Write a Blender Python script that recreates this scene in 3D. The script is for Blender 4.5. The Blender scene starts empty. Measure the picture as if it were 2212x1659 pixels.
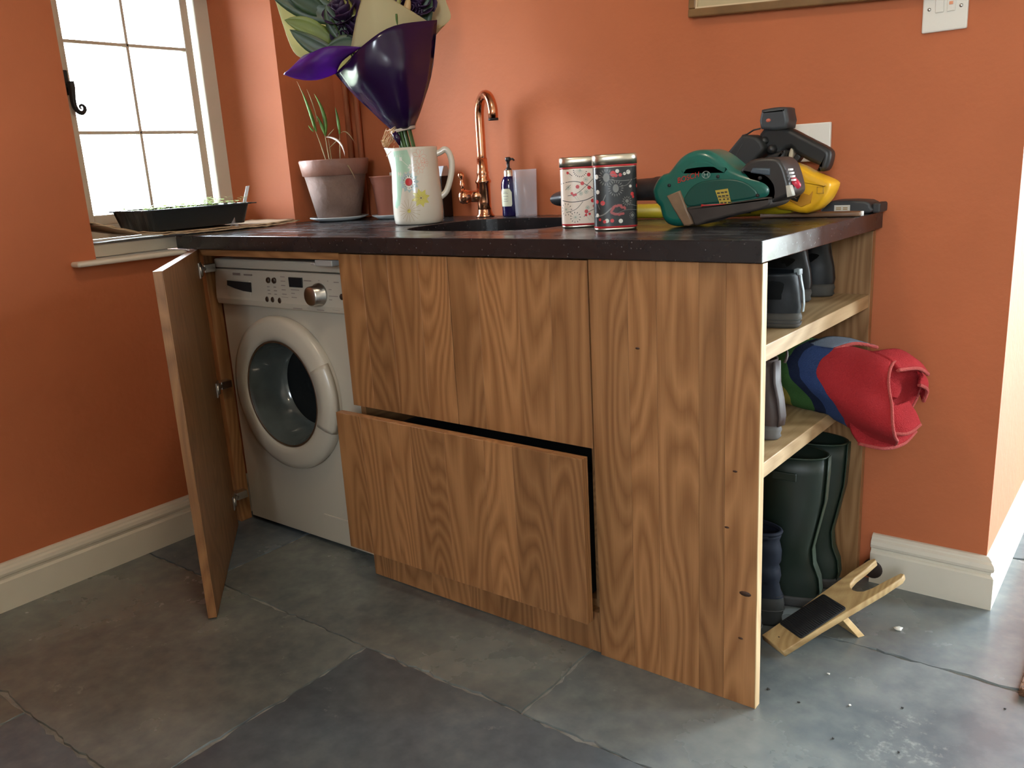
import bpy, bmesh, math, random
from mathutils import Vector, Matrix, noise
random.seed(7)
S = bpy.context.scene
COL = S.collection
PI = math.pi

# ------------------------------------------------------------------ camera
yaw, pitch, roll = 0.6717, -0.2517, -0.0574
fw = Vector((-math.sin(yaw)*math.cos(pitch), math.cos(yaw)*math.cos(pitch), math.sin(pitch)))
rt = Vector((math.cos(yaw), math.sin(yaw), 0)); up = rt.cross(fw)
r2 = rt*math.cos(roll)+up*math.sin(roll); u2 = -rt*math.sin(roll)+up*math.cos(roll)
cd = bpy.data.cameras.new('camera'); cam = bpy.data.objects.new('camera', cd); COL.objects.link(cam)
cd.sensor_width = 36; cd.lens = 36*1838.7/2212; cd.clip_start = 0.02
m = Matrix((r2, u2, -fw)).transposed().to_4x4(); m.translation = Vector((0.5584, -1.4041, 1.0547))
cam.matrix_world = m
S.camera = cam

# ------------------------------------------------------------------ light
WORLD = 58.0
w = bpy.data.worlds.new('sky'); S.world = w; w.use_nodes = True
nt = w.node_tree; nt.nodes.clear()
out = nt.nodes.new('ShaderNodeOutputWorld'); bg = nt.nodes.new('ShaderNodeBackground')
tc = nt.nodes.new('ShaderNodeTexCoord'); sp = nt.nodes.new('ShaderNodeSeparateXYZ'); cr = nt.nodes.new('ShaderNodeValToRGB')
mp = nt.nodes.new('ShaderNodeMapRange'); mp.inputs[1].default_value = -1; mp.inputs[2].default_value = 1
nt.links.new(tc.outputs['Generated'], sp.inputs[0]); nt.links.new(sp.outputs['Z'], mp.inputs[0]); nt.links.new(mp.outputs[0], cr.inputs[0])
e = cr.color_ramp.elements
e[0].position = 0.42; e[0].color = (0.34, 0.36, 0.33, 1)
e[1].position = 0.52; e[1].color = (0.82, 0.92, 1.0, 1)
e2 = e.new(1.0); e2.color = (0.72, 0.86, 1.0, 1)
nt.links.new(cr.outputs[0], bg.inputs[0]); nt.links.new(bg.outputs[0], out.inputs[0]); bg.inputs[1].default_value = WORLD

def portal(name, loc, rot, sx, sy):
    l = bpy.data.lights.new(name, 'AREA'); l.shape = 'RECTANGLE'; l.size = sx; l.size_y = sy
    l.cycles.is_portal = True
    o = bpy.data.objects.new(name, l); COL.objects.link(o); o.location = loc; o.rotation_euler = rot
portal('daylight_portal_window', (-2.145, 0.115, 1.315), (0, -PI/2, 0), .86, 0.60)
portal('fill_window_portal', (1.2, -3.22, 1.65), (PI/2, 0, 0), .8, .8)  # sky through the added window behind the camera
portal('daylight_portal_door', (1.475, 2.22, 1.1), (-PI/2, 0, 0), 1.75, 2.2)
portal('daylight_portal_glazing', (2.42, 1.775, 1.1), (0, PI/2, 0), 2.2, .65)

def lamp(name, loc, power, col, size, rot=(0, 0, 0)):
    l = bpy.data.lights.new(name, 'AREA'); l.shape = 'DISK'; l.size = size; l.energy = power; l.color = col
    o = bpy.data.objects.new(name, l); COL.objects.link(o); o.location = loc; o.rotation_euler = rot
lamp('ceiling_downlight', (-0.45, -0.62, 2.33), 9, (1.0, 0.80, 0.58), 0.22)
lamp('ceiling_downlight', (1.3, -1.9, 2.33), 10, (1.0, 0.80, 0.58), 0.22)

vs = S.view_settings
vs.view_transform = 'Standard'; vs.look = 'None'; vs.exposure = -0.1; vs.gamma = 1.0; vs.use_curve_mapping = False
S.cycles.max_bounces = 8; S.cycles.diffuse_bounces = 5; S.cycles.transparent_max_bounces = 12
S.cycles.caustics_reflective = False; S.cycles.caustics_refractive = False
S.cycles.sample_clamp_indirect = 4.0

# ------------------------------------------------------------------ materials
def srgb(r, g, b):
    f = lambda c: (c/255/12.92) if c/255 <= 0.04045 else ((c/255+0.055)/1.055)**2.4
    return (f(r), f(g), f(b), 1)
_m = {}
def M(name, col, rough=0.5, metal=0.0, var=0.0, scale=8.0, bump=0.0, bscale=60.0, coat=0.0, trans=0.0, spec=0.5, sheen=0.0, sss=0.0):
    """plain procedural material: base colour with noise variation and fine bump"""
    mt = bpy.data.materials.new(name); mt.use_nodes = True
    n = mt.node_tree; p = n.nodes['Principled BSDF']
    p.inputs['Roughness'].default_value = rough; p.inputs['Metallic'].default_value = metal
    p.inputs['Coat Weight'].default_value = coat; p.inputs['Transmission Weight'].default_value = trans
    p.inputs['Specular IOR Level'].default_value = spec; p.inputs['Sheen Weight'].default_value = sheen
    p.inputs['Base Color'].default_value = col
    t = n.nodes.new('ShaderNodeTexCoord')
    if var > 0:
        nz = n.nodes.new('ShaderNodeTexNoise'); nz.inputs['Scale'].default_value = scale; nz.inputs['Detail'].default_value = 5
        n.links.new(t.outputs['Object'], nz.inputs['Vector'])
        r = n.nodes.new('ShaderNodeValToRGB')
        a, b = 1-var, 1+var
        r.color_ramp.elements[0].position = 0.3; r.color_ramp.elements[1].position = 0.7
        r.color_ramp.elements[0].color = (col[0]*a, col[1]*a, col[2]*a, 1)
        r.color_ramp.elements[1].color = (min(1, col[0]*b), min(1, col[1]*b), min(1, col[2]*b), 1)
        n.links.new(nz.outputs['Fac'], r.inputs[0]); n.links.new(r.outputs[0], p.inputs['Base Color'])
    if bump > 0:
        nb = n.nodes.new('ShaderNodeTexNoise'); nb.inputs['Scale'].default_value = bscale; nb.inputs['Detail'].default_value = 4
        n.links.new(t.outputs['Object'], nb.inputs['Vector'])
        bp = n.nodes.new('ShaderNodeBump'); bp.inputs['Strength'].default_value = bump; bp.inputs['Distance'].default_value = 0.01
        n.links.new(nb.outputs['Fac'], bp.inputs['Height']); n.links.new(bp.outputs[0], p.inputs['Normal'])
    return mt

def oak(name, grain='z', light=(0.335, 0.158, 0.062), dark=(0.205, 0.088, 0.031), rough=0.42):
    mt = bpy.data.materials.new(name); mt.use_nodes = True
    n = mt.node_tree; p = n.nodes['Principled BSDF']; p.inputs['Roughness'].default_value = rough
    t = n.nodes.new('ShaderNodeTexCoord'); oi = n.nodes.new('ShaderNodeObjectInfo')
    mul = n.nodes.new('ShaderNodeVectorMath'); mul.operation = 'SCALE'; mul.inputs[0].default_value = (7.1, 3.3, 11.7)
    n.links.new(oi.outputs['Random'], mul.inputs['Scale'])
    add = n.nodes.new('ShaderNodeVectorMath'); add.operation = 'ADD'
    n.links.new(t.outputs['Object'], add.inputs[0]); n.links.new(mul.outputs[0], add.inputs[1])
    def mapped(sc):
        mpn = n.nodes.new('ShaderNodeMapping'); mpn.inputs['Scale'].default_value = sc
        n.links.new(add.outputs[0], mpn.inputs['Vector']); return mpn
    lo = {'z': (1, 1, 0.16), 'y': (1, 0.16, 1), 'x': (0.16, 1, 1)}[grain]
    hi = {'z': (1, 1, 0.025), 'y': (1, 0.025, 1), 'x': (0.025, 1, 1)}[grain]
    # cathedral figure: rings of a slow stretched noise field
    a = n.nodes.new('ShaderNodeTexNoise'); a.inputs['Scale'].default_value = 7; a.inputs['Detail'].default_value = 1.5; a.inputs['Roughness'].default_value = 0.4
    n.links.new(mapped(lo).outputs[0], a.inputs['Vector'])
    k = n.nodes.new('ShaderNodeMath'); k.operation = 'MULTIPLY'; k.inputs[1].default_value = 22; n.links.new(a.outputs['Fac'], k.inputs[0])
    fr = n.nodes.new('ShaderNodeMath'); fr.operation = 'PINGPONG'; fr.inputs[1].default_value = 0.5; n.links.new(k.outputs[0], fr.inputs[0])
    # pores
    b = n.nodes.new('ShaderNodeTexNoise'); b.inputs['Scale'].default_value = 420; b.inputs['Detail'].default_value = 3
    n.links.new(mapped(hi).outputs[0], b.inputs['Vector'])
    c = n.nodes.new('ShaderNodeTexNoise'); c.inputs['Scale'].default_value = 60; c.inputs['Detail'].default_value = 2
    n.links.new(mapped(hi).outputs[0], c.inputs['Vector'])
    s1 = n.nodes.new('ShaderNodeMath'); s1.operation = 'MULTIPLY_ADD'; s1.inputs[1].default_value = 0.9; n.links.new(fr.outputs[0], s1.inputs[0])
    s2 = n.nodes.new('ShaderNodeMath'); s2.operation = 'MULTIPLY_ADD'; s2.inputs[1].default_value = 0.35; s2.inputs[2].default_value = 0.0
    n.links.new(b.outputs['Fac'], s2.inputs[0])
    s3 = n.nodes.new('ShaderNodeMath'); s3.operation = 'MULTIPLY_ADD'; s3.inputs[1].default_value = 0.5
    n.links.new(c.outputs['Fac'], s3.inputs[0]); n.links.new(s2.outputs[0], s3.inputs[2]); n.links.new(s3.outputs[0], s1.inputs[2])
    r = n.nodes.new('ShaderNodeValToRGB'); el = r.color_ramp.elements
    el[0].position = 0.40; el[0].color = (*dark, 1); el[1].position = 0.88; el[1].color = (*light, 1)
    n.links.new(s1.outputs[0], r.inputs[0])
    hs = n.nodes.new('ShaderNodeHueSaturation')
    mr = n.nodes.new('ShaderNodeMapRange'); mr.inputs[3].default_value = 0.82; mr.inputs[4].default_value = 1.2
    wn = n.nodes.new('ShaderNodeTexWhiteNoise'); wn.noise_dimensions = '1D'
    n.links.new(oi.outputs['Random'], wn.inputs['W']); n.links.new(wn.outputs['Value'], mr.inputs[0]); n.links.new(mr.outputs[0], hs.inputs['Value'])
    n.links.new(r.outputs[0], hs.inputs['Color']); n.links.new(hs.outputs[0], p.inputs['Base Color'])
    bp = n.nodes.new('ShaderNodeBump'); bp.inputs['Strength'].default_value = 0.08; bp.inputs['Distance'].default_value = 0.002
    n.links.new(s2.outputs[0], bp.inputs['Height']); n.links.new(bp.outputs[0], p.inputs['Normal'])
    return mt

def slate(name, k=(1, 1, 1)):
    mt = bpy.data.materials.new(name); mt.use_nodes = True
    n = mt.node_tree; p = n.nodes['Principled BSDF']
    t = n.nodes.new('ShaderNodeTexCoord'); oi = n.nodes.new('ShaderNodeObjectInfo')
    mul = n.nodes.new('ShaderNodeVectorMath'); mul.operation = 'SCALE'; mul.inputs[0].default_value = (17.1, 13.3, 5.7)
    n.links.new(oi.outputs['Random'], mul.inputs['Scale'])
    add = n.nodes.new('ShaderNodeVectorMath'); add.operation = 'ADD'
    n.links.new(t.outputs['Object'], add.inputs[0]); n.links.new(mul.outputs[0], add.inputs[1])
    def nz(s, d, rgh=0.55):
        q = n.nodes.new('ShaderNodeTexNoise'); q.inputs['Scale'].default_value = s; q.inputs['Detail'].default_value = d; q.inputs['Roughness'].default_value = rgh
        n.links.new(add.outputs[0], q.inputs['Vector']); return q
    a = nz(2.6, 6, 0.6); b = nz(26, 4)
    r = n.nodes.new('ShaderNodeValToRGB'); el = r.color_ramp.elements
    el[0].position = 0.3; el[0].color = (0.092*k[0], 0.106*k[1], 0.116*k[2], 1); el[1].position = 0.72; el[1].color = (0.205*k[0], 0.218*k[1], 0.208*k[2], 1)
    x = el.new(0.5); x.color = (0.138*k[0], 0.154*k[1], 0.157*k[2], 1)
    mx = n.nodes.new('ShaderNodeMath'); mx.operation = 'MULTIPLY_ADD'; mx.inputs[1].default_value = 0.42; 
    n.links.new(b.outputs['Fac'], mx.inputs[0])
    m2 = n.nodes.new('ShaderNodeMath'); m2.operation = 'ADD'; m2.inputs[1].default_value = -0.21; n.links.new(a.outputs['Fac'], m2.inputs[0])
    n.links.new(m2.outputs[0], mx.inputs[2]); n.links.new(mx.outputs[0], r.inputs[0])
    # per slab tint
    wn = n.nodes.new('ShaderNodeTexWhiteNoise'); wn.noise_dimensions = '1D'; n.links.new(oi.outputs['Random'], wn.inputs['W'])
    tint = n.nodes.new('ShaderNodeValToRGB'); te = tint.color_ramp.elements
    te[0].color = (0.78, 0.86, 0.98, 1); te[1].color = (1.12, 1.06, 0.92, 1)
    n.links.new(wn.outputs['Value'], tint.inputs[0])
    mm = n.nodes.new('ShaderNodeMixRGB'); mm.blend_type = 'MULTIPLY'; mm.inputs[0].default_value = 1
    n.links.new(r.outputs[0], mm.inputs[1]); n.links.new(tint.outputs[0], mm.inputs[2])
    # scuffs
    sc = nz(42, 5, 0.7); sc2 = nz(4, 2)
    pr = n.nodes.new('ShaderNodeMath'); pr.operation = 'MULTIPLY'; n.links.new(sc.outputs['Fac'], pr.inputs[0]); n.links.new(sc2.outputs['Fac'], pr.inputs[1])
    sr = n.nodes.new('ShaderNodeValToRGB'); sr.color_ramp.elements[0].position = 0.37; sr.color_ramp.elements[1].position = 0.56
    n.links.new(pr.outputs[0], sr.inputs[0])
    m3 = n.nodes.new('ShaderNodeMixRGB'); m3.inputs[2].default_value = (0.30, 0.31, 0.29, 1)
    n.links.new(sr.outputs[0], m3.inputs[0]); n.links.new(mm.outputs[0], m3.inputs[1]); n.links.new(m3.outputs[0], p.inputs['Base Color'])
    rr = n.nodes.new('ShaderNodeMapRange'); rr.inputs[3].default_value = 0.19; rr.inputs[4].default_value = 0.33; p.inputs['Specular IOR Level'].default_value = 0.7
    n.links.new(a.outputs['Fac'], rr.inputs[0]); n.links.new(rr.outputs[0], p.inputs['Roughness'])
    bp = n.nodes.new('ShaderNodeBump'); bp.inputs['Strength'].default_value = 0.10; bp.inputs['Distance'].default_value = 0.01
    bn = nz(9, 6, 0.6); n.links.new(bn.outputs['Fac'], bp.inputs['Height']); n.links.new(bp.outputs[0], p.inputs['Normal'])
    return mt

def speckled(name):
    mt = bpy.data.materials.new(name); mt.use_nodes = True
    n = mt.node_tree; p = n.nodes['Principled BSDF']
    t = n.nodes.new('ShaderNodeTexCoord')
    v = n.nodes.new('ShaderNodeTexVoronoi'); v.inputs['Scale'].default_value = 90; n.links.new(t.outputs['Object'], v.inputs['Vector'])
    r = n.nodes.new('ShaderNodeValToRGB'); r.color_ramp.elements[0].position = 0.0; r.color_ramp.elements[1].position = 0.16
    r.color_ramp.elements[0].color = (0.16, 0.14, 0.13, 1); r.color_ramp.elements[1].color = (0.014, 0.012, 0.013, 1)
    n.links.new(v.outputs['Distance'], r.inputs[0]); n.links.new(r.outputs[0], p.inputs['Base Color'])
    q = n.nodes.new('ShaderNodeTexNoise'); q.inputs['Scale'].default_value = 9; q.inputs['Detail'].default_value = 5; n.links.new(t.outputs['Object'], q.inputs['Vector'])
    # dried wipe marks: dull grey streaks
    mpn = n.nodes.new('ShaderNodeMapping'); mpn.inputs['Scale'].default_value = (2.2, 11, 11); mpn.inputs['Rotation'].default_value = (0, 0, .25); n.links.new(t.outputs['Object'], mpn.inputs['Vector'])
    sk = n.nodes.new('ShaderNodeTexNoise'); sk.inputs['Scale'].default_value = 2.5; sk.inputs['Detail'].default_value = 7; sk.inputs['Roughness'].default_value = .65; n.links.new(mpn.outputs[0], sk.inputs['Vector'])
    skr = n.nodes.new('ShaderNodeValToRGB'); skr.color_ramp.elements[0].position = .47; skr.color_ramp.elements[1].position = .72
    skr.color_ramp.elements[0].color = (0, 0, 0, 1); skr.color_ramp.elements[1].color = (.6, .6, .6, 1); n.links.new(sk.outputs['Fac'], skr.inputs[0])
    ge = n.nodes.new('ShaderNodeNewGeometry'); sz = n.nodes.new('ShaderNodeSeparateXYZ'); n.links.new(ge.outputs['Normal'], sz.inputs[0])
    zt = n.nodes.new('ShaderNodeMath'); zt.operation = 'GREATER_THAN'; zt.inputs[1].default_value = .9; n.links.new(sz.outputs['Z'], zt.inputs[0])
    ztm = n.nodes.new('ShaderNodeMath'); ztm.operation = 'MULTIPLY'; n.links.new(zt.outputs[0], ztm.inputs[0]); n.links.new(skr.outputs[0], ztm.inputs[1])
    mxs = n.nodes.new('ShaderNodeMixRGB'); mxs.inputs[2].default_value = (.15, .16, .17, 1); n.links.new(ztm.outputs[0], mxs.inputs[0]); n.links.new(r.outputs[0], mxs.inputs[1]); n.links.new(mxs.outputs[0], p.inputs['Base Color'])
    mr = n.nodes.new('ShaderNodeMapRange'); mr.inputs[1].default_value = 0.3; mr.inputs[2].default_value = 0.7; mr.inputs[3].default_value = 0.13; mr.inputs[4].default_value = 0.36
    n.links.new(q.outputs['Fac'], mr.inputs[0]); n.links.new(mr.outputs[0], p.inputs['Roughness'])
    return mt

def glass(name, tint=(1, 1, 1), ref=0.08):
    mt = bpy.data.materials.new(name); mt.use_nodes = True
    n = mt.node_tree; n.nodes.clear()
    o = n.nodes.new('ShaderNodeOutputMaterial'); tr = n.nodes.new('ShaderNodeBsdfTransparent'); g = n.nodes.new('ShaderNodeBsdfGlossy')
    mx = n.nodes.new('ShaderNodeMixShader'); fr = n.nodes.new('ShaderNodeFresnel'); fr.inputs[0].default_value = 1.45
    tr.inputs[0].default_value = (*tint, 1); g.inputs['Roughness'].default_value = 0.03
    n.links.new(fr.outputs[0], mx.inputs[0]); n.links.new(tr.outputs[0], mx.inputs[1]); n.links.new(g.outputs[0], mx.inputs[2]); n.links.new(mx.outputs[0], o.inputs[0])
    return mt

def translucent(name, col, tcol, fac=0.5, rough=0.5, gl=0.15):
    """thin sheet: diffuse + translucent + a little gloss"""
    mt = bpy.data.materials.new(name); mt.use_nodes = True
    n = mt.node_tree; n.nodes.clear()
    o = n.nodes.new('ShaderNodeOutputMaterial'); d = n.nodes.new('ShaderNodeBsdfPrincipled'); t = n.nodes.new('ShaderNodeBsdfTranslucent')
    d.inputs['Base Color'].default_value = (*col, 1); d.inputs['Roughness'].default_value = rough; d.inputs['Specular IOR Level'].default_value = gl
    t.inputs[0].default_value = (*tcol, 1)
    mx = n.nodes.new('ShaderNodeMixShader'); mx.inputs[0].default_value = fac
    n.links.new(d.outputs[0], mx.inputs[1]); n.links.new(t.outputs[0], mx.inputs[2]); n.links.new(mx.outputs[0], o.inputs[0])
    return mt

WALL = M('orange_wall_paint', (0.46, 0.132, 0.052, 1), 0.72, var=0.07, scale=3, bump=0.12, bscale=45, spec=0.3)
CEIL = M('white_ceiling_paint', (0.8, 0.78, 0.74, 1), 0.8, var=0.03)
CREAM = M('cream_gloss_paint', (0.70, 0.64, 0.53, 1), 0.35, var=0.05, scale=6, bump=0.05, bscale=30)
SLATE = slate('slate_stone'); SLATEB = slate('blue_slate_stone', (.66, .70, .80)); PALEWALL = M('pale_wall_paint', (0.56, 0.51, 0.44, 1), 0.8, var=.03); MORTAR = M('grey_mortar', (0.24, 0.24, 0.225, 1), 0.85, var=0.2, scale=40, bump=0.5, bscale=120)
OAKZ = oak('oiled_oak_upright', 'z'); OAKX = oak('oiled_oak_level', 'x')
PALEY = oak('pale_oak_shelf', 'y', (0.52, 0.36, 0.19), (0.36, 0.23, 0.105), 0.5)
PALEZ = oak('pale_oak_edge', 'z', (0.56, 0.39, 0.21), (0.40, 0.26, 0.12), 0.5)
PINE = oak('pale_pine', 'y', (0.62, 0.43, 0.20), (0.46, 0.29, 0.12), 0.5)
STONE = speckled('black_speckled_stone')
GLASS = glass('window_glass')
BLACKP = M('black_plastic', (0.012, 0.012, 0.013, 1), 0.38, var=0.1)
BLACKM = M('matt_black', (0.010, 0.010, 0.011, 1), 0.7, var=0.1)
WHITEP = M('white_plastic', (0.78, 0.74, 0.66, 1), 0.35, var=0.02)
ENAMEL = M('white_enamel', (0.46, 0.41, 0.335, 1), 0.28, var=0.02, scale=2)
STEEL = M('brushed_steel', (0.55, 0.53, 0.50, 1), 0.28, 1.0, var=0.05)
BRASS = M('pale_gold_tinplate', (0.80, 0.73, 0.60, 1), 0.3, 1.0, var=0.03)
COPPER = M('polished_copper', (0.78, 0.36, 0.20, 1), 0.2, 1.0, var=0.1, scale=20)
PIPEC = M('dull_copper_pipe', (0.50, 0.17, 0.08, 1), 0.45, 0.35, var=0.1)
IRON = M('black_iron', (0.012, 0.011, 0.013, 1), 0.45, 0.3)
TERRA = M('weathered_terracotta', (0.17, 0.105, 0.082, 1), 0.8, var=0.35, scale=9, bump=0.3, bscale=70)
TERRARIM = M('terracotta_rim', (0.26, 0.125, 0.09, 1), 0.55, var=0.2, scale=10, bump=0.2)
TERRAP = M('terracotta_plastic', (0.36, 0.13, 0.085, 1), 0.5, var=0.06)
SOIL = M('dark_compost', (0.03, 0.022, 0.016, 1), 0.95, var=0.4, scale=60, bump=1.0, bscale=150)
GREY_SAUCER = M('pale_grey_saucer', (0.55, 0.58, 0.60, 1), 0.4)
RED = M('red_print', (0.50, 0.025, 0.03, 1), 0.35); GREYP = M('grey_print', (0.27, 0.26, 0.23, 1), 0.4); DARKP = M('dark_print', (0.03, 0.026, 0.022, 1), 0.4)

# ------------------------------------------------------------------ builders
def V(*a): return Vector(a)
class B:
    def __init__(s): s.bm = bmesh.new()
    def face(s, pts, m=0, smooth=False):
        vs_ = [s.bm.verts.new(p) for p in pts]
        try:
            f = s.bm.faces.new(vs_); f.material_index = m; f.smooth = smooth
        except ValueError: pass
        return vs_
    def box(s, x0, x1, y0, y1, z0, z1, m=0, bev=0.0, seg=2, mat=None):
        b = bmesh.new(); bmesh.ops.create_cube(b, size=1)
        for v in b.verts: v.co = V((x0+x1)/2+v.co.x*(x1-x0), (y0+y1)/2+v.co.y*(y1-y0), (z0+z1)/2+v.co.z*(z1-z0))
        if bev > 0: bmesh.ops.bevel(b, geom=b.edges[:], offset=bev, segments=seg, affect='EDGES', profile=0.5)
        s.merge(b, m, mat); return s
    def merge(s, b, m=0, mat=None, smooth=None):
        if mat is not None: bmesh.ops.transform(b, matrix=mat, verts=b.verts[:])
        idx = {}
        for v in b.verts: idx[v] = s.bm.verts.new(v.co)
        for f in b.faces:
            try:
                g = s.bm.faces.new([idx[v] for v in f.verts]); g.material_index = m if m is not None else f.material_index
                g.smooth = f.smooth if smooth is None else smooth
            except ValueError: pass
        b.free()
    def rings(s, rings, m=0, cap0=True, cap1=True, closed=True, smooth=True, ms=None):
        R = [[s.bm.verts.new(p) for p in r] for r in rings]
        n = len(R[0])
        for i in range(len(R)-1):
            for j in range(n if closed else n-1):
                q = (R[i][j], R[i][(j+1) % n], R[i+1][(j+1) % n], R[i+1][j])
                try:
                    f = s.bm.faces.new(q); f.smooth = smooth
                    f.material_index = m if ms is None else (ms(i, j) if callable(ms) else ms[i])
                except ValueError: pass
        for flag, r, rev in ((cap0, R[0], True), (cap1, R[-1], False)):
            if flag:
                try:
                    f = s.bm.faces.new(r[::-1] if rev else r); f.material_index = m if ms is None or callable(ms) else ms[0 if rev else -1]
                except ValueError: pass
        return s
    def lathe(s, prof, c=(0, 0, 0), seg=32, m=0, axis='z', mat=None, smooth=True, cap0=True, cap1=True, ms=None):
        rs = []
        for r, h in prof:
            ring = []
            for k in range(seg):
                a = 2*PI*k/seg; x, y = max(r, 1e-5)*math.cos(a), max(r, 1e-5)*math.sin(a)
                p = {'z': V(x, y, h), 'x': V(h, x, y), 'y': V(y, h, x)}[axis]
                if mat is not None: p = mat @ p
                ring.append(p+V(*c))
            rs.append(ring)
        return s.rings(rs, m, cap0, cap1, True, smooth, ms)
    def tube(s, pts, r, seg=10, m=0, cap=True, closed=False):
        pts = [V(*p) for p in pts]; n = len(pts)
        rr = r if isinstance(r, (list, tuple)) else [r]*n
        rs = []; nrm = None
        for i in range(n):
            if closed: t = pts[(i+1) % n]-pts[i-1]
            else: t = (pts[min(i+1, n-1)]-pts[max(i-1, 0)])
            if t.length < 1e-9: t = V(0, 0, 1)
            t.normalize()
            if nrm is None:
                a = V(0, 0, 1) if abs(t.z) < 0.9 else V(1, 0, 0); nrm = t.cross(a).normalized()
            nrm = (nrm-t*nrm.dot(t))
            if nrm.length < 1e-6: nrm = t.orthogonal()
            nrm.normalize(); bn = t.cross(nrm)
            rs.append([pts[i]+(nrm*math.cos(2*PI*k/seg)+bn*math.sin(2*PI*k/seg))*rr[i] for k in range(seg)])
        if closed: rs.append(rs[0])
        return s.rings(rs, m, cap and not closed, cap and not closed)
    def prism(s, poly, d0, d1, m=0, plane='xz', mat=None, smooth=False):
        f = {'xz': lambda a, b, d: V(a, d, b), 'xy': lambda a, b, d: V(a, b, d), 'yz': lambda a, b, d: V(d, a, b)}[plane]
        rs = [[f(a, b, d) for a, b in poly] for d in (d0, d1)]
        if mat is not None: rs = [[mat @ p for p in r] for r in rs]
        return s.rings(rs, m, True, True, True, smooth)
    def pillow(s, poly, d0, d1, r, n=5, m=0, plane='xz', f=None):
        """extruded outline with rounded rims: inset rings toward both faces"""
        f = f or {'xz': lambda a, b, d: V(a, d, b), 'xy': lambda a, b, d: V(a, b, d), 'yz': lambda a, b, d: V(d, a, b)}[plane]
        area = sum(poly[i][0]*poly[(i+1) % len(poly)][1]-poly[(i+1) % len(poly)][0]*poly[i][1] for i in range(len(poly)))
        sg = 1 if area > 0 else -1
        N = len(poly); nr = []
        for i in range(N):
            t = Vector(poly[(i+1) % N])-Vector(poly[i-1]); t.normalize(); nr.append(Vector((-t.y, t.x))*sg)
        rs = []
        st = [(r*(1-math.sin(k/n*PI/2)), r*(1-math.cos(k/n*PI/2))) for k in range(n+1)]  # (inset, depth-from-face)
        for ins, dep in st: rs.append([f(*(Vector(poly[i])+nr[i]*ins), d0+dep) for i in range(N)])
        for ins, dep in st[::-1]: rs.append([f(*(Vector(poly[i])+nr[i]*ins), d1-dep) for i in range(N)])
        return s.rings(rs, m)
    def build(s, name, mats, parent=None, bevel=0, sub=0, smooth=None, solid=0, seg=2):
        bmesh.ops.recalc_face_normals(s.bm, faces=s.bm.faces[:])
        me = bpy.data.meshes.new(name)
        if smooth is not None:
            for f in s.bm.faces: f.smooth = smooth
        s.bm.to_mesh(me); s.bm.free()
        for mt in (mats if isinstance(mats, (list, tuple)) else [mats]): me.materials.append(mt)
        o = bpy.data.objects.new(name, me); COL.objects.link(o)
        if parent is not None: setp(o, parent)
        if solid:
            md = o.modifiers.new('thickness', 'SOLIDIFY'); md.thickness = solid; md.offset = 0
        if bevel:
            md = o.modifiers.new('bevel', 'BEVEL'); md.width = bevel; md.segments = seg; md.limit_method = 'ANGLE'; md.angle_limit = 0.6
        if sub:
            md = o.modifiers.new('sub', 'SUBSURF'); md.levels = sub; md.render_levels = sub
        return o
def world_of(o):
    mw = Matrix.LocRotScale(o.location, o.rotation_euler, o.scale)
    return (world_of(o.parent) @ o.matrix_parent_inverse @ mw) if o.parent else mw
def setp(o, parent):
    o.parent = parent; o.matrix_parent_inverse = world_of(parent).inverted()
def tag(o, label=None, cat=None, group=None, kind=None):
    if label: o['label'] = label
    if cat: o['category'] = cat
    if group: o['group'] = group
    if kind: o['kind'] = kind
    return o
def thing(name, label, cat, loc=(0, 0, 0), group=None):
    o = bpy.data.objects.new(name, None); COL.objects.link(o); o.location = loc; o.empty_display_size = 0.05
    return tag(o, label, cat, group)
def struct(o): o['kind'] = 'structure'; return o
def smoothpoly(pts, k=4, closed=True):
    """Catmull-Rom resample of a 2D or 3D polyline"""
    n = len(pts); P = [Vector(p) for p in pts]; res = []
    for i in range(n if closed else n-1):
        g = (lambda j: P[j % n]) if closed else (lambda j: P[min(max(j, 0), n-1)])
        a, b, c, d = g(i-1), g(i), g(i+1), g(i+2)
        for q in range(k):
            t = q/k
            res.append(0.5*((2*b)+(c-a)*t+(2*a-5*b+4*c-d)*t*t+(3*b-a-3*c+d)*t**3))
    if not closed: res.append(P[-1])
    return [tuple(p) for p in res]
def rotz(a, c): return Matrix.Translation(c) @ Matrix.Rotation(a, 4, 'Z') @ Matrix.Translation(-Vector(c))
RV = V(0.783, 0.622, 0); FV = V(0.622, -0.783, 0)     # along the bench front diagonal and square to it
def text_mesh(name, body, size, mat4, mt, parent, depth=0.0004):
    cu = bpy.data.curves.new(name, 'FONT'); cu.body = body; cu.size = size; cu.extrude = depth; cu.align_x = 'LEFT'
    t = bpy.data.objects.new(name, cu); COL.objects.link(t)
    dg = bpy.context.evaluated_depsgraph_get(); me = bpy.data.meshes.new_from_object(t.evaluated_get(dg))
    bpy.data.objects.remove(t); bpy.data.curves.remove(cu)
    me.transform(mat4); me.materials.clear(); me.materials.append(mt)
    o = bpy.data.objects.new(name, me); COL.objects.link(o); setp(o, parent); return o
def frame4(o, x, y):
    x = Vector(x).normalized(); y = Vector(y).normalized(); z = x.cross(y)
    mm = Matrix((x, y, z)).transposed().to_4x4(); mm.translation = Vector(o); return mm

L = -1.78; D = 0.655; T = 0.908

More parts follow.
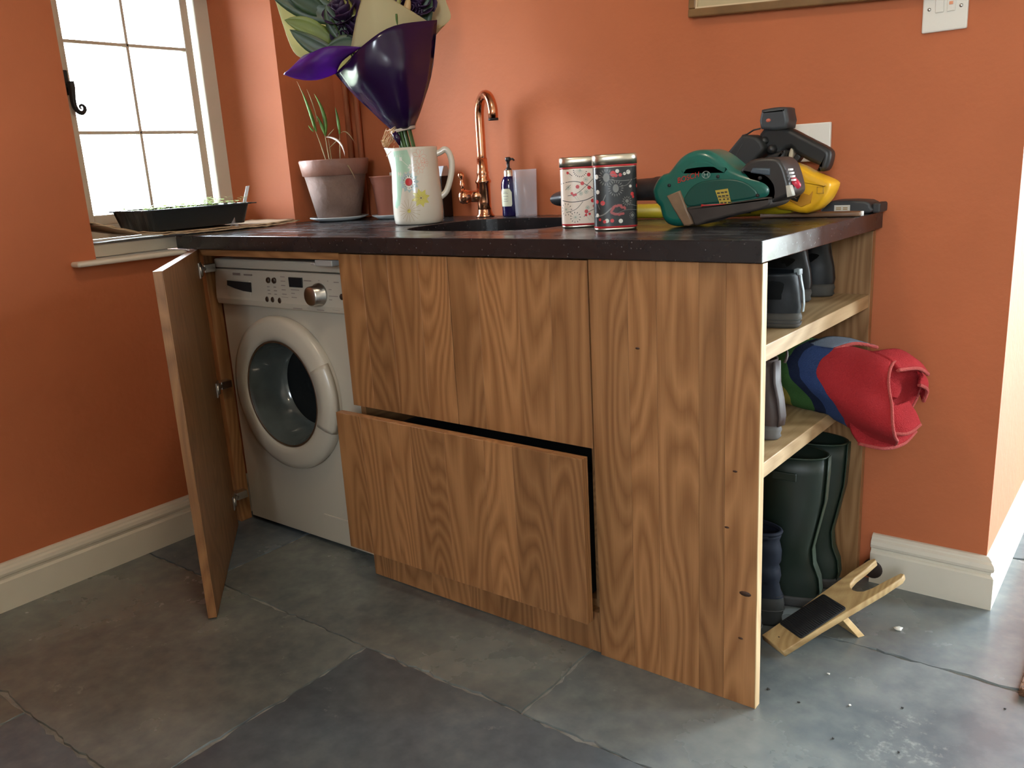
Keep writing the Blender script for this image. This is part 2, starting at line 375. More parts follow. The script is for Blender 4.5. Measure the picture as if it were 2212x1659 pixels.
# ================================================================== setting
# floor: mortar bed with individual flagstones let into it
b = B(); b.box(-2.2, 2.6, -3.2, 2.4, -0.06, -0.004); floor = struct(b.build('floor', MORTAR))
def slab(x0, x1, y0, y1, seed, top=0.0):
    rnd = random.Random(seed); g = 0.0022
    P = []
    def edge(ax, ay, bx, by):
        n = max(6, int(math.hypot(bx-ax, by-ay)/0.018)); nx, ny = by-ay, ax-bx; l = math.hypot(nx, ny); nx /= l; ny /= l
        for i in range(n):
            t = i/n; j = 0 if i == 0 else (noise.noise(V(seed*3.1, (ax+(bx-ax)*t)*14, (ay+(by-ay)*t)*14))*0.006+rnd.uniform(-0.0030, 0.0018)-(rnd.random() < 0.08)*0.004)
            P.append((ax+(bx-ax)*t+nx*j, ay+(by-ay)*t+ny*j))
    x0 += g; x1 -= g; y0 += g; y1 -= g
    edge(x0, y0, x1, y0); edge(x1, y0, x1, y1); edge(x1, y1, x0, y1); edge(x0, y1, x0, y0)
    b = B(); cx, cy = (x0+x1)/2, (y0+y1)/2
    ins = lambda d: [V(x+(cx-x)*d/max(abs(cx-x0), .05), y+(cy-y)*d/max(abs(cy-y0), .05), 0) for x, y in P]
    r0 = [p+V(0, 0, -0.03) for p in ins(0)]; r1 = [p+V(0, 0, top-0.004) for p in ins(0)]; r2 = [p+V(0, 0, top) for p in ins(0.0012)]
    b.rings([r0, r1, r2], 0, False, True, True, False)
    return b.build('flagstone', SLATEB if abs(x0+.822) < .02 and y1 < -.2 else SLATE, floor)
rows = [(-3.2, -2.3, [-2.2, -1.1, 0.1, 1.3, 2.6]), (-2.3, -1.55, [-2.2, -1.5, -0.6, 0.4, 1.4, 2.6]), (-1.55, -0.83, [-2.2, -1.25, -0.35, 0.75, 1.7, 2.6]),
        (-0.83, -0.262, [-2.2, -0.822, 0.62, 1.6, 2.6]), (-0.262, 0.332, [-2.2, -1.45, -0.375, 0.95, 1.9, 2.6]),
        (0.332, 0.95, [-2.2, -1.2, -0.3, 0.75, 1.7, 2.6]), (0.95, 1.6, [-2.2, 0.2, 1.3, 2.6]), (1.6, 2.4, [-2.2, 0.3, 1.0, 1.9, 2.6])]
k = 0
for y0, y1, xs in rows:
    for i in range(len(xs)-1):
        k += 1; slab(xs[i], xs[i+1], y0, y1, k, 0.0)

H = 2.35
def poly_prism(b, pts, z0, z1): b.prism(pts, z0, z1, 0, 'xy')
near = [(L, -3.2), (L, -0.255), (-2.08, -0.185), (-2.135, -0.185), (-2.135, -3.2)]
far = [(L, 0.43), (-2.08, 0.392), (-2.135, 0.392), (-2.135, D+0.25), (L, D+0.25)]
b = B(); poly_prism(b, near, 0, H); poly_prism(b, far, 0, H)
mid = [(L, -0.255), (L, 0.43), (-2.08, 0.392), (-2.135, 0.392), (-2.135, -0.185), (-2.08, -0.185)]
poly_prism(b, mid, 0, 0.853); poly_prism(b, mid, 1.74, H)  # window head, out of view, set low to cut daylight on the back wall
struct(b.build('wall_left', WALL))
b = B(); b.box(L, 0.285, D, D+0.25, 0, H); b.box(0.06, 0.285, D+0.25, 2.2, 0, H); struct(b.build('wall_back', WALL))
b = B(); b.box(0.06, .6, 2.2, 2.4, 0, H); b.box(2.35, 2.6, 2.2, 2.4, 0, H); b.box(.6, 2.35, 2.2, 2.4, 2.2, H); struct(b.build('wall_passage', PALEWALL))
b = B(); b.box(-2.26, .8, -3.4, -3.2, 0, H); b.box(1.6, 2.6, -3.4, -3.2, 0, H); b.box(.8, 1.6, -3.4, -3.2, 0, 1.25); b.box(.8, 1.6, -3.4, -3.2, 2.05, H); struct(b.build('wall_front', PALEWALL))
b = B(); b.box(2.4, 2.6, -3.2, 1.45, 0, H); b.box(2.4, 2.6, 2.1, 2.2, 0, H); b.box(2.4, 2.6, 1.45, 2.1, 2.2, H); struct(b.build('wall_right', PALEWALL))
b = B(); b.box(-2.26, 2.6, -3.4, 2.4, H, H+0.1); struct(b.build('ceiling', CEIL))
b = B(); b.box(-9, 9, -9, 9, -0.3, -0.08); 
struct(b.build('ground', M('garden_ground', (0.2, 0.22, 0.14, 1), 0.9, var=0.3)))

# skirting boards: moulded profile swept along each wall
prof = [(0, 0), (0.020, 0), (0.020, 0.078), (0.017, 0.082), (0.0135, 0.084), (0.0135, 0.090), (0.019, 0.094), (0.0205, 0.101), (0.018, 0.110), (0.013, 0.115), (0.012, 0.119), (0.006, 0.124), (0, 0.125)]
def skirting(name, path):   # path: list of (x,y, outward nx, ny)
    b = B(); b.rings([[V(x+nx*o, y+ny*o, z) for o, z in prof] for x, y, nx, ny in path], 0, True, True, True, False)
    o = struct(b.build(name, CREAM)); return o
skirting('baseboard_left', [(L, -3.2, 1, 0), (L, D, 1, 0)])
bb = skirting('baseboard_back', [(0.036, D, 0, -1), (0.285, D, 1, -1), (0.285, 2.2, 1, 0)])
b = B()
b.lathe([(0.0, -0.0225), (0.019, -0.0225), (0.024, -0.021), (0.024, -0.010), (0.0, -0.010)], (0.043, D, 0.036), 20, 0, 'y')
tag(b.build('pipe_hole', M('dark_brown_pipe', (0.02, 0.009, 0.006, 1), 0.6), bb), 'dark brown pipe stub in the end of the skirting')

# window: frame, casement, glazing bars, panes, sill
WX = -2.08
b = B()
b.box(WX-0.06, WX+0.02, 0.345, 0.40, 0.90, 1.75, bev=.003); b.box(WX-0.06, WX+0.02, -0.19, -0.128, 0.90, 1.75, bev=.003)
b.box(WX-0.06, WX+0.02, -0.19, 0.40, 1.70, 1.75, bev=.003); b.box(WX-0.06, WX+0.02, -0.19, 0.40, 0.905, 0.945, bev=.003)
win = struct(b.build('window_1', CREAM))
b = B()
b.box(WX-0.03, WX, 0.306, 0.333, 0.945, 1.70, bev=.003); b.box(WX-0.03, WX, -0.125, -0.090, 0.945, 1.70, bev=.003)
b.box(WX-0.03, WX, -0.09, 0.306, 0.945, 0.975, bev=.003); b.box(WX-0.03, WX, -0.09, 0.306, 1.67, 1.70, bev=.003)
b.build('casement', CREAM, win)
b = B(); b.box(WX-0.026, WX-0.002, 0.1015, 0.1115, 0.975, 1.67, bev=.002); b.build('glazing_bar', CREAM, win)
for z in (1.219, 1.478):
    b = B(); b.box(WX-0.026, WX-0.002, -0.09, 0.306, z-.005, z+.005, bev=.0015); b.build('glazing_bar', CREAM, win)
zs = [0.975, 1.219, 1.478, 1.67]
for i in range(3):
    for y0, y1 in ((-0.09, 0.101), (0.112, 0.306)):
        b = B(); b.box(WX-0.017, WX-0.013, y0, y1, zs[i]+.004, zs[i+1]-.004); b.build('pane', GLASS, win)
b = B()
b.box(WX-0.01, -1.815, -0.25, 0.425, 0.870, 0.9035, bev=.003)     # upper board in the recess
b.build('window_board', CREAM, win)
b = B(); b.box(-1.86, -1.742, -0.325, 0.0, 0.8535, 0.868, bev=.0065, seg=3); b.build('window_sill', CREAM, win)
# wrought iron casement fastener with a curled tail
b = B()
b.box(WX, WX+0.006, -0.113, -0.098, 1.325, 1.395, bev=.002)
b.tube([(WX+.006, -.104, 1.352), (WX+.022, -.102, 1.352)], .009, 10)
pts = [(-.103, 1.362), (-.101, 1.345), (-.103, 1.325), (-.104, 1.305), (-.101, 1.288), (-.093, 1.277), (-.083, 1.274), (-.075, 1.280), (-.073, 1.289), (-.078, 1.296), (-.085, 1.295), (-.087, 1.289), (-.083, 1.286)]
sm = smoothpoly(pts, 4, False); n = len(sm)
b.tube([(WX+0.022, y, z) for y, z in sm], [0.0085*(1-i/n)+0.0022 for i in range(n)], 8)
tag(b.build('casement_fastener', IRON, win), 'black iron fastener with a curled tail')

# glazed door at the far end of the passage (source of the daylight on the right-hand floor)
b = B()
for x in (.6, 1.445, 2.29): b.box(x, x+.06, 2.24, 2.30, 0, 2.2, bev=.004)
for y in (1.45, 2.04): b.box(2.44, 2.5, y, y+.06, 0, 2.2, bev=.004)
b.box(2.44, 2.5, 1.51, 2.04, 2.14, 2.2, bev=.004); b.box(2.44, 2.5, 1.51, 2.04, 0, .1, bev=.004)
b.box(.66, 2.29, 2.245, 2.295, 2.14, 2.2, bev=.004); b.box(.66, 2.29, 2.245, 2.295, 0, .1, bev=.004)
door = struct(b.build('door_1', CREAM))
for x0_, x1_ in ((.66, 1.445), (1.505, 2.29)):
    b = B(); b.box(x0_, x1_, 2.266, 2.27, .1, 2.14); b.build('pane', GLASS, door)
b = B(); b.box(2.466, 2.47, 1.51, 2.04, .1, 2.14); b.build('pane', GLASS, door)

b = B()  # window added out of view to light the oak fronts and back wall
for x in (.8, 1.18, 1.56): b.box(x, x+.04, -3.32, -3.26, 1.25, 2.05, bev=.003)
for z in (1.25, 2.01): b.box(.8, 1.6, -3.315, -3.265, z, z+.04, bev=.003)
fill_win = struct(b.build('added_fill_window', CREAM))
for x0_, x1_ in ((.84, 1.18), (1.22, 1.56)):
    b = B(); b.box(x0_, x1_, -3.292, -3.288, 1.29, 2.01); b.build('pane', GLASS, fill_win)

# ================================================================== worktop with undermounted bowl and drainer grooves
wt = thing('worktop', 'black speckled stone worktop with a sunken sink bowl across the oak units', 'worktop', (-0.9, 0.33, T))
SC = (-0.835, 0.35); SA, SB = 0.235, 0.200
def sq(t, a, b_, e=3.2): c, s_ = math.cos(t), math.sin(t); return (SC[0]+a*math.copysign(abs(c)**(2/e), c), SC[1]+b_*math.copysign(abs(s_)**(2/e), s_))
N = 64
rim = [sq(2*PI*i/N, SA, SB) for i in range(N)]
x0, y0, y1 = L+0.002, -0.012, D-0.002; xr0, xr1 = 0.004, 0.020
outer = []
for i in range(N):   # project rim directions on to the slab outline so the top is a clean ring of quads
    dx, dy = rim[i][0]-SC[0], rim[i][1]-SC[1]; best = 9
    for (px, py, qx, qy) in ((x0, y0, xr0, y0), (xr0, y0, xr1, y1), (xr1, y1, x0, y1), (x0, y1, x0, y0)):
        ex, ey = qx-px, qy-py; den = dx*ey-dy*ex
        if abs(den) < 1e-9: continue
        t = ((px-SC[0])*ey-(py-SC[1])*ex)/den; u = ((px-SC[0])*dy-(py-SC[1])*dx)/den
        if t > 0 and -1e-6 <= u <= 1+1e-6: best = min(best, t)
    outer.append((SC[0]+dx*best, SC[1]+dy*best))
for c in ((x0, y0), (xr0, y0), (xr1, y1), (x0, y1)):
    j = min(range(N), key=lambda q: (outer[q][0]-c[0])**2+(outer[q][1]-c[1])**2); outer[j] = c
b = B(); TH = 0.038
t3 = lambda P, z: [V(x, y, z) for x, y in P]
b.rings([t3(rim, T-TH), t3(outer, T-TH), t3(outer, T), t3(rim, T), t3(rim, T-TH)], 0, False, False, True, False)
b.build('stone_slab', STONE, wt, bevel=0.0015)
b = B(); sc_ = lambda k_, P: [(SC[0]+(x-SC[0])*k_, SC[1]+(y-SC[1])*k_) for x, y in P]
b.rings([t3(sc_(1.03, rim), T-TH-.001), t3(sc_(1.03, rim), T-.17), t3(sc_(0.9, rim), T-.20), t3(sc_(0.2, rim), T-.205), t3(sc_(.2, rim), T-.2), t3(sc_(0.86, rim), T-.195), t3(sc_(0.985, rim), T-.165), t3(sc_(1.0, rim), T-TH-.001), t3(sc_(1.03, rim), T-TH-.001)], 0, True, True)
tag(b.build('sink_bowl', M('dark_composite', (0.012, 0.011, 0.012, 1), 0.45, var=.1), wt), 'dark sunken sink bowl')
for i in range(5):
    b = B(); yy = 0.12+i*0.055
    b.tube([(-1.62, yy, T-0.0022), (-1.15, yy, T-0.0022)], 0.003, 8); tag(b.build('drainer_groove', STONE, wt))
# white water drops on the near rim of the sink
DROP = M('soap_drop', (0.85, 0.85, 0.85, 1), 0.15)

# ================================================================== oak units
XA, XB, XC = -0.353, -1.083, -0.722
FT = 0.021                # thickness of an oak front
def staves(parent, x0, x1, z0, z1, yf, widths, mt=OAKZ, th=FT, name='stave'):
    tot = sum(widths); x = x0
    for wd in widths:
        w_ = (x1-x0)*wd/tot
        b = B(); b.box(x+.00015, x+w_-.00015, yf, yf+th, z0, z1); b.build(name, mt, parent, bevel=.0006, seg=1); x += w_
# drawer unit
cab = thing('sink_cabinet', 'oak sink unit with two upper doors and a pulled out drawer', 'cabinet', (-0.72, 0.3, 0))
b = B(); g = .018
b.box(XB, XB+g, FT+.003, D-.03, 0.10, 0.866); b.box(XA-g-.002, XA-.002, FT+.003, D-.03, 0.10, 0.866); b.box(XB+g, XA-g-.002, FT+.003, D-.03, 0.10, 0.118); b.box(XB+g, XA-g-.002, D-.05, D-.032, 0.118, 0.66)
b.box(XB+g, XA-g-.002, FT+.003, 0.09, 0.475, 0.486)
b.build('carcass', oak('carcass_board', 'y', (0.30, 0.15, 0.06), (0.2, 0.09, 0.035)), cab)
def front_part(name, parent, x0, x1, z0, z1, yf, widths):
    b = B(); b.box(x0, x1, yf+FT-.002, yf+FT, z0, z1); o = b.build(name, OAKZ, parent)
    staves(o, x0, x1, z0, z1, yf, widths, th=FT-.002); return o
front_part('door', cab, XB, XC-.001, 0.478, 0.866, 0.0, [0.8, 0.9, 1, .9])
front_part('door', cab, XC+.001, XA-.0015, 0.478, 0.866, 0.0, [.9, 1.2, .9, 1.0])
dr = front_part('drawer', cab, -1.089, -0.346, 0.103, 0.473, -0.056, [.9, 1, .7, 1.1, 1.2, .8, 1, .8])
b = B()
bx0, bx1, by0, by1 = XB+.03, XA-.035, -0.0335, 0.42
b.box(bx0, bx0+.014, by0, by1, .125, .40); b.box(bx1-.014, bx1, by0, by1, .125, .40); b.box(bx0+.014, bx1-.014, by1-.014, by1, .125, .36); b.box(bx0+.014, bx1-.014, by0, by1-.014, .125, .137); b.box(bx0+.014, bx1-.014, by0, by0+.012, .137, .42)
tag(b.build('drawer_box', M('charcoal_drawer_side', (0.018, 0.018, 0.019, 1), 0.5), dr), 'charcoal drawer box')
front_part('plinth', cab, XB+.012, XA-.0015, 0.002, 0.099, 0.004, [.7, .5, 1, 1.3, 1.0, 1.0, .8, 1.1])
# open shelf unit at the right-hand end
un = thing('shelf_unit', 'oak end unit with wide plain front panel and pale shelves open to the right', 'shelf', (-0.18, 0.3, 0))
fp = front_part('front_panel', un, XA+.0015, 0.0, 0.0, 0.868, 0.0, [1.25, .9, 1.25, .75, .95])
b = B(); b.box(-0.0005, 0.0012, 0.0, FT, 0.0, 0.868); tag(b.build('edge_strip', PALEZ, un), 'pale cut edge of the front panel')
for kx, kz in ((-.033, .155), (-.012, .255), (-.015, .40), (-.005, .10), (-.03, .30), (-.25, .62)):
    pass
b = B(); b.box(XA+.004, 0.010, D-.036, D-.014, 0.0, 0.866); b.build('back_panel', oak('oak_back_panel', 'z', (0.30, 0.16, 0.07), (0.18, 0.085, 0.03)), un, bevel=.001)
b = B(); b.box(XA+.002, XA+.018, FT+.001, D-.038, 0.0, 0.866); b.build('side_panel', OAKZ, un)
for z in (0.722, 0.502):
    b = B(); b.rings([[V(XA+.019, FT+.001, zz), V(0.000, FT+.001, zz), V(0.008, D-.037, zz), V(XA+.019, D-.037, zz)] for zz in (z-.030, z)], 0, True, True, True, False); b.build('shelf', PALEY, un, bevel=.0012)
# knots in the front panel
KNOT = M('dark_knot', (0.05, 0.02, 0.01, 1), 0.6)
for kx, kz, r in ((-.022, .242, .0075), (-.045, .485, .003), (-.060, .37, .003), (-.03, .145, .003), (-.245, .70, .003)):
    b = B(); b.lathe([(0, -.0004), (r, -.0004), (r, .0002), (0, .0002)], (kx, 0, kz), 10, 0, 'y', mat=Matrix.Diagonal((1.6, 1, .7, 1)))
    tag(b.build('knot', KNOT, fp))
# housing round the washing machine: post, rail, hinged oak door standing open
ho = thing('appliance_door', 'tall oak door standing open on its hinges in front of the washing machine', 'door', (-1.70, 0, 0))
hx, hy = -1.695, 0.004
b = B(); b.box(0, .597, -FT, 0, 0.004, 0.868); ang = math.atan2(-0.379, 0.453)
mt4 = Matrix.Translation((hx, hy, 0)) @ Matrix.Rotation(ang, 4, 'Z')
b = B(); b.box(0, .594, -.002, 0, .004, .868, mat=mt4); pn = b.build('door_panel', OAKZ, ho)
x = 0
for wd in (.10, .13, .12, .11, .134):
    b = B(); b.box(x+.0001, x+wd-.0001, -FT, -.002, .004, .868, mat=mt4); b.build('stave', OAKZ, pn, bevel=.0005, seg=1); x += wd
for z in (.81, .455, .095):
    b = B(); b.box(.008, .055, 0, .004, z-.022, z+.022, mat=mt4, bev=.001); b.lathe([(0, 0), (.017, 0), (.017, .008), (0, .008)], (0, 0, 0), 16, 0, 'y', mat=mt4 @ Matrix.Translation((.03, 0, z)))
    b.box(-1.722, -1.690, .012, .05, z-.012, z+.012, bev=.002); b.tube([(-1.70, .02, z), (-1.68, -.006, z)], .007, 8)
    tag(b.build('hinge', STEEL, ho), 'steel concealed hinge')
po = thing('post', 'narrow oak post carrying the hinges of the open door', 'post', (-1.73, .05, 0))
b = B(); b.box(-1.752, -1.716, .030, .07, 0, .866); b.build('upright', OAKZ, po, bevel=.001)
b = B(); b.box(-1.714, XB-.002, .004, .024, .850, .868); b.build('top_rail', OAKX, po, bevel=.001)
b = B(); b.box(-1.175, -1.11, .0, .03, .833, .849, bev=.003); b.box(-1.19, -1.175, -.002, .012, .836, .842, bev=.002); tag(b.build('door_catch', M('grey_catch', (.30, .29, .28, 1), .4), po), 'small grey plastic door catch')

# ================================================================== washing machine
wm = thing('washing_machine', 'white front loading washing machine beside the oak units', 'washing machine', (-1.40, .34, 0))
X0, X1, YF = -1.700, -1.102, 0.062
PC = V(-1.428, YF, .455); R1, R0 = .223, .157
b = B(); NF = 64
hole = [V(PC.x+(R0+.012)*math.cos(2*PI*i/NF), YF+.002, PC.z+(R0+.012)*math.sin(2*PI*i/NF)) for i in range(NF)]; rect = []
for p in hole:
    dx, dz = p.x-PC.x, p.z-PC.z; t = min([((X1 if dx > 0 else X0)-PC.x)/dx if abs(dx) > 1e-6 else 99, ((.806 if dz > 0 else .015)-PC.z)/dz if abs(dz) > 1e-6 else 99]); rect.append(V(PC.x+dx*t, YF+.002, PC.z+dz*t))
for c in ((X0, .015), (X1, .015), (X1, .806), (X0, .806)):
    j = min(range(NF), key=lambda q: (rect[q].x-c[0])**2+(rect[q].z-c[1])**2); rect[j] = V(c[0], YF+.002, c[1])
b.rings([hole, rect, [V(p.x, .60, p.z) for p in rect]], 0, False, True, True, False)
b.box(X0, X1, YF-.010, .61, .809, .836, bev=.005); b.build('casing', ENAMEL, wm)
for x in (X0+.05, X1-.05):
    for y in (.12, .54):
        b = B(); b.lathe([(.02, 0), (.02, .016), (0, .016)], (x, y, 0), 12); b.build('foot', BLACKP, wm)
b = B(); b.rings([[V(x, y, z) for y, z in ((YF+.004, .806), (YF-.010, .806), (YF-.017, .72), (YF-.014, .703), (YF+.004, .700))] for x in (X0-.002, X1)], 0, True, True, True, False)
pan = b.build('control_panel', ENAMEL, wm, bevel=.003)
PY = YF-.0145
b = B(); b.box(-1.642, -1.530, PY-.002, PY+.005, .727, .776, bev=.0015); o = b.build('detergent_drawer', ENAMEL, pan)
b = B(); b.rings([[V(x, PY-.0025-d, z) for x, z in ((-1.634, .774), (-1.520, .772), (-1.522, .744), (-1.56, .746), (-1.60, .752), (-1.636, .760))] for d in (0, .001)], 0, True, True, True, False)
tag(b.build('drawer_grip', BLACKM, pan), 'dark recess of the drawer grip')
for x, z in ((-1.442, .781), (-1.416, .781), (-1.455, .727), (-1.430, .727), (-1.399, .726), (-1.139, .749)):
    b = B(); b.lathe([(0, -.004), (.006, -.004), (.0075, -.002), (.0075, .003)], (x, PY, z), 14, 0, 'y', cap1=False, mat=Matrix.Diagonal((1, 1, 1.1, 1))); tag(b.build('button', M('dark_brown_button', (.03, .014, .008, 1), .4), pan), 'dark brown button')
b = B(); b.box(-1.350, -1.295, PY-.002, PY+.004, .766, .793, bev=.001); tag(b.build('display', M('dark_display', (.012, .014, .017, 1), .15), pan), 'dark display window')
dl = B(); dl.lathe([(.0, -.033), (.022, -.033), (.026, -.030), (.0265, -.006), (.031, -.004), (.032, .003)], (-1.229, PY, .750), 30, 0, 'y', cap1=False); tag(dl.build('programme_dial', STEEL, pan), 'silver programme dial')
# printed marks: rows of small dashes standing for the tiny illegible print
b = B(); rnd = random.Random(3)
def dash(x, z, w_, h=.0022): b.face([(x, PY-.0012+.006*(z-.75)*0, z), (x+w_, PY-.0012, z), (x+w_, PY-.0012, z+h), (x, PY-.0012, z+h)])
PYs = PY
for i, (x, z, w_) in enumerate([(-1.449, .762, .012), (-1.420, .762, .012), (-1.449, .752, .012), (-1.420, .752, .014), (-1.449, .742, .014), (-1.420, .742, .012), (-1.385, .792, .02), (-1.385, .780, .02), (-1.385, .768, .018), (-1.385, .756, .018), (-1.385, .744, .02), (-1.39, .735, .03), (-1.345, .758, .036), (-1.345, .748, .016), (-1.345, .737, .022), (-1.345, .727, .018), (-1.345, .717, .016), (-1.345, .707, .04), (-1.285, .785, .03), (-1.285, .762, .018), (-1.285, .750, .016), (-1.285, .738, .014), (-1.287, .727, .022), (-1.285, .712, .012), (-1.225, .787, .004), (-1.19, .787, .004), (-1.165, .785, .02), (-1.188, .765, .012), (-1.19, .748, .036), (-1.19, .738, .012), (-1.2, .725, .008), (-1.245, .708, .03), (-1.18, .712, .028), (-1.205, .716, .008)]):
    yoff = PY-.0008 + (0.0) ; dash(x, z, w_)
tag(b.build('printed_marks', M('grey_ink', (.25, .2, .18, 1), .5), pan), kind='stuff')
b = B(); b.box(-1.606, -1.572, PY-.0005, PY+.002, .790, .797); b.box(-1.553, -1.516, PY-.0005, PY+.002, .791, .795); b.build('printed_badge', M('grey_brown_ink', (.2, .15, .13, 1), .4), pan)
# porthole door
b = B()
b.lathe([(R1, .001), (R1+.003, -.013), (R1-.001, -.025), (R1-.016, -.031), (R0+.022, -.035), (R0+.007, -.034), (R0, -.029), (R0-.001, .001)], PC, 72, 0, 'y', cap0=False, cap1=False)
pd = b.build('porthole_ring', ENAMEL, wm)
b = B(); b.lathe([(R0-.0005, -.028), (R0-.006, -.012), (.142, .03), (.128, .075), (.118, .085)], PC, 56, 0, 'y', cap0=False, cap1=False)
o = b.build('glass_bowl_wall', M('smoky_glass_wall', (.075, .085, .078, 1), .16, coat=.6, var=.35, scale=7), pd); o['label'] = 'grey sloping wall of the glass bowl'
gl = bpy.data.materials.new('dark_door_glass'); gl.use_nodes = True
q = gl.node_tree.nodes['Principled BSDF']; q.inputs['Base Color'].default_value = (.010, .012, .013, 1); q.inputs['Roughness'].default_value = .08
b = B(); b.lathe([(.119, .085), (.08, .092), (0, .095)], PC, 56, 0, 'y', cap0=False, cap1=False); o = b.build('door_glass', gl, pd); o['label'] = 'black bottom of the glass bowl'
b = B(); b.lathe([(R0+.0005, -.028), (R0-.003, -.031), (R0-.006, -.028)], PC, 56, 0, 'y', cap0=False, cap1=False); b.build('glass_rim', STEEL, pd)
# handle segment on the right of the ring
b = B(); a0, a1 = -.42, .50; n = 16
def arc(r, y): return [PC+V(r*math.cos(a0+(a1-a0)*i/n), y, r*math.sin(a0+(a1-a0)*i/n)) for i in range(n+1)]
rr = [[PC+V(r*math.cos(a), y, r*math.sin(a)) for r, y in ((R0+.010, -.033), (R0+.013, -.0385), (R1-.022, -.0365), (R1-.002, -.028), (R1+.0045, -.012))] for a in [a0+(a1-a0)*i/n for i in range(n+1)]]
b.rings(rr, 0, True, True, True, True); b.build('door_handle', ENAMEL, pd)
b = B(); b.box(-1.338, -1.205, YF-.002, YF+.004, .020, .098, bev=.0015); o = b.build('filter_flap', ENAMEL, wm)
# ================================================================== wall fittings
sw = thing('light_switch', 'white two gang plate switch high on the orange wall', 'switch', (.122, D, 1.31))
b = B(); b.box(.079, .165, D-.009, D-.0005, 1.273, 1.359, bev=.003); b.build('plate', WHITEP, sw)
for x in (.104, .126):
    b = B(); b.box(x, x+.016, D-.014, D-.008, 1.311, 1.338, bev=.0015, mat=Matrix.Translation((0, D, 1.325)) @ Matrix.Rotation(.12, 4, 'X') @ Matrix.Translation((0, -D, -1.325))); b.build('rocker', WHITEP, sw)
b = B(); b.box(.1305, .1375, D-.0155, D-.012, 1.322, 1.328, bev=.0005); tag(b.build('indicator', M('neon_orange', (.75, .30, .16, 1), .4), sw), 'small orange indicator')
for x in (.092, .152):
    b = B(); b.lathe([(0, -.0105), (.0032, -.0105), (.0038, -.0085)], (x, D, 1.318), 12, 0, 'y', cap1=False); b.build('screw', STEEL, sw)
so = thing('wall_socket', 'white double wall socket half hidden behind the black tool handle', 'socket', (-.175, D, 1.066))
b = B(); b.box(-.248, -.101, D-.010, D-.0005, 1.023, 1.109, bev=.0025); b.build('plate', WHITEP, so)
for cx in (-.211, -.138):
    for x, z, w_, h in ((cx, 1.063, .004, .008), (cx-.011, 1.041, .007, .0035), (cx+.011, 1.041, .007, .0035)):
        b = B(); b.box(x-w_/2, x+w_/2, D-.0105, D-.009, z-h/2, z+h/2); tag(b.build('pin_hole', BLACKM, so))
    b = B(); b.box(cx-.022, cx-.012, D-.013, D-.009, 1.078, 1.094, bev=.001); b.build('rocker', WHITEP, so)
for x in (-.237, -.112):
    b = B(); b.lathe([(0, -.0112), (.0032, -.0112), (.0038, -.0095)], (x, D, 1.054), 12, 0, 'y', cap1=False); b.build('screw', STEEL, so)
pf = thing('picture_frame', 'brown wooden picture frame with a cream mount hanging above the worktop', 'picture', (-.1, D, 1.62))
mr_ = Matrix.Translation((-.449, 0, 1.377)) @ Matrix.Rotation(math.radians(3.4), 4, 'Y')
FW = .019
for nm, bx in (('frame_rail', (0, .70, 0, FW)), ('frame_rail', (0, .70, .50-FW, .50)), ('frame_stile', (0, FW, FW, .50-FW)), ('frame_stile', (.70-FW, .70, FW, .50-FW))):
    b = B(); b.box(bx[0], bx[1], D-.026, D-.002, bx[2], bx[3], bev=.003, mat=mr_); b.build(nm, M('brown_frame_wood', (.17, .085, .028, 1), .5, var=.2, scale=14), pf)
b = B(); b.box(FW, .70-FW, D-.016, D-.005, FW, .50-FW, mat=mr_); tag(b.build('mount', M('cream_mount_board', (.46, .37, .22, 1), .7, var=.05), pf), 'cream mount board')
b = B()
for bx in ((FW-.001, .70-FW+.001, FW-.001, FW+.003), (FW-.001, FW+.003, FW+.003, .48)): b.box(bx[0], bx[1], D-.024, D-.015, bx[2], bx[3], mat=mr_)
tag(b.build('gilt_slip', M('pale_slip', (.62, .48, .30, 1), .4), pf), 'thin pale inner slip')
b = B(); b.box(.075, .62, D-.0155, D-.0155-.0006, .075, .42, mat=mr_); tag(b.build('print', M('faded_print', (.50, .44, .32, 1), .8, var=.3, scale=12), pf), 'pale faded picture')
for x in (-1.700, -1.650):
    t = thing('copper_pipe', 'left of two painted copper pipes in the corner behind the flowerpot' if x < -1.68 else 'right of two painted copper pipes in the corner behind the flowerpot', 'pipe', (x, .632, T), 'two upright pipes in the corner')
    b = B(); b.tube([(x, .632, T+.0005), (x, .632, H)], .0095, 14); b.build('tube', PIPEC, t)
    b = B(); b.lathe([(.0135, T+.0005), (.0135, T+.006), (.0095, T+.007)], (x, .632, 0), 16, cap1=False); b.build('floor_collar', PIPEC, t)

# ================================================================== tap, soap, tumbler, box
B0 = V(-1.100, .600, T)
tp = thing('copper_tap', 'tall polished copper swan neck tap standing behind the sink', 'tap', B0)
b = B(); b.lathe([(.028, .0005), (.028, .004), (.024, .008), (.0215, .016), (.0205, .022)], B0, 32, cap1=False); b.build('base_flange', COPPER, tp)
b = B(); b.lathe([(.0205, .018), (.020, .045), (.0205, .098), (.0235, .100), (.0235, .106), (.019, .112), (.017, .124), (.0185, .128), (.0165, .134), (.0155, .17)], B0, 32, cap1=True); b.tube([B0+V(0, 0, .062), B0-RV*.045+V(0, 0, .062)], [.019, .0165], 24)
b.build('body', COPPER, tp)
sdir = (FV*.93+RV*.36).normalized(); pts = []
pts += [B0+V(0, 0, z)+RV*(.0*z) for z in (.15, .18, .21, .24, .27, .285)]
for i in range(1, 13):
    a = PI*i/12*.94; pts.append(B0+V(0, 0, .285)+sdir*(.058*(1-math.cos(a)))+V(0, 0, .058*math.sin(a)))
pts.append(pts[-1]+V(0, 0, -.022)-sdir*.0)
b = B(); b.tube(pts, [.0138]*len(pts), 20); b.build('swan_neck', COPPER, tp)
e_ = pts[-1]
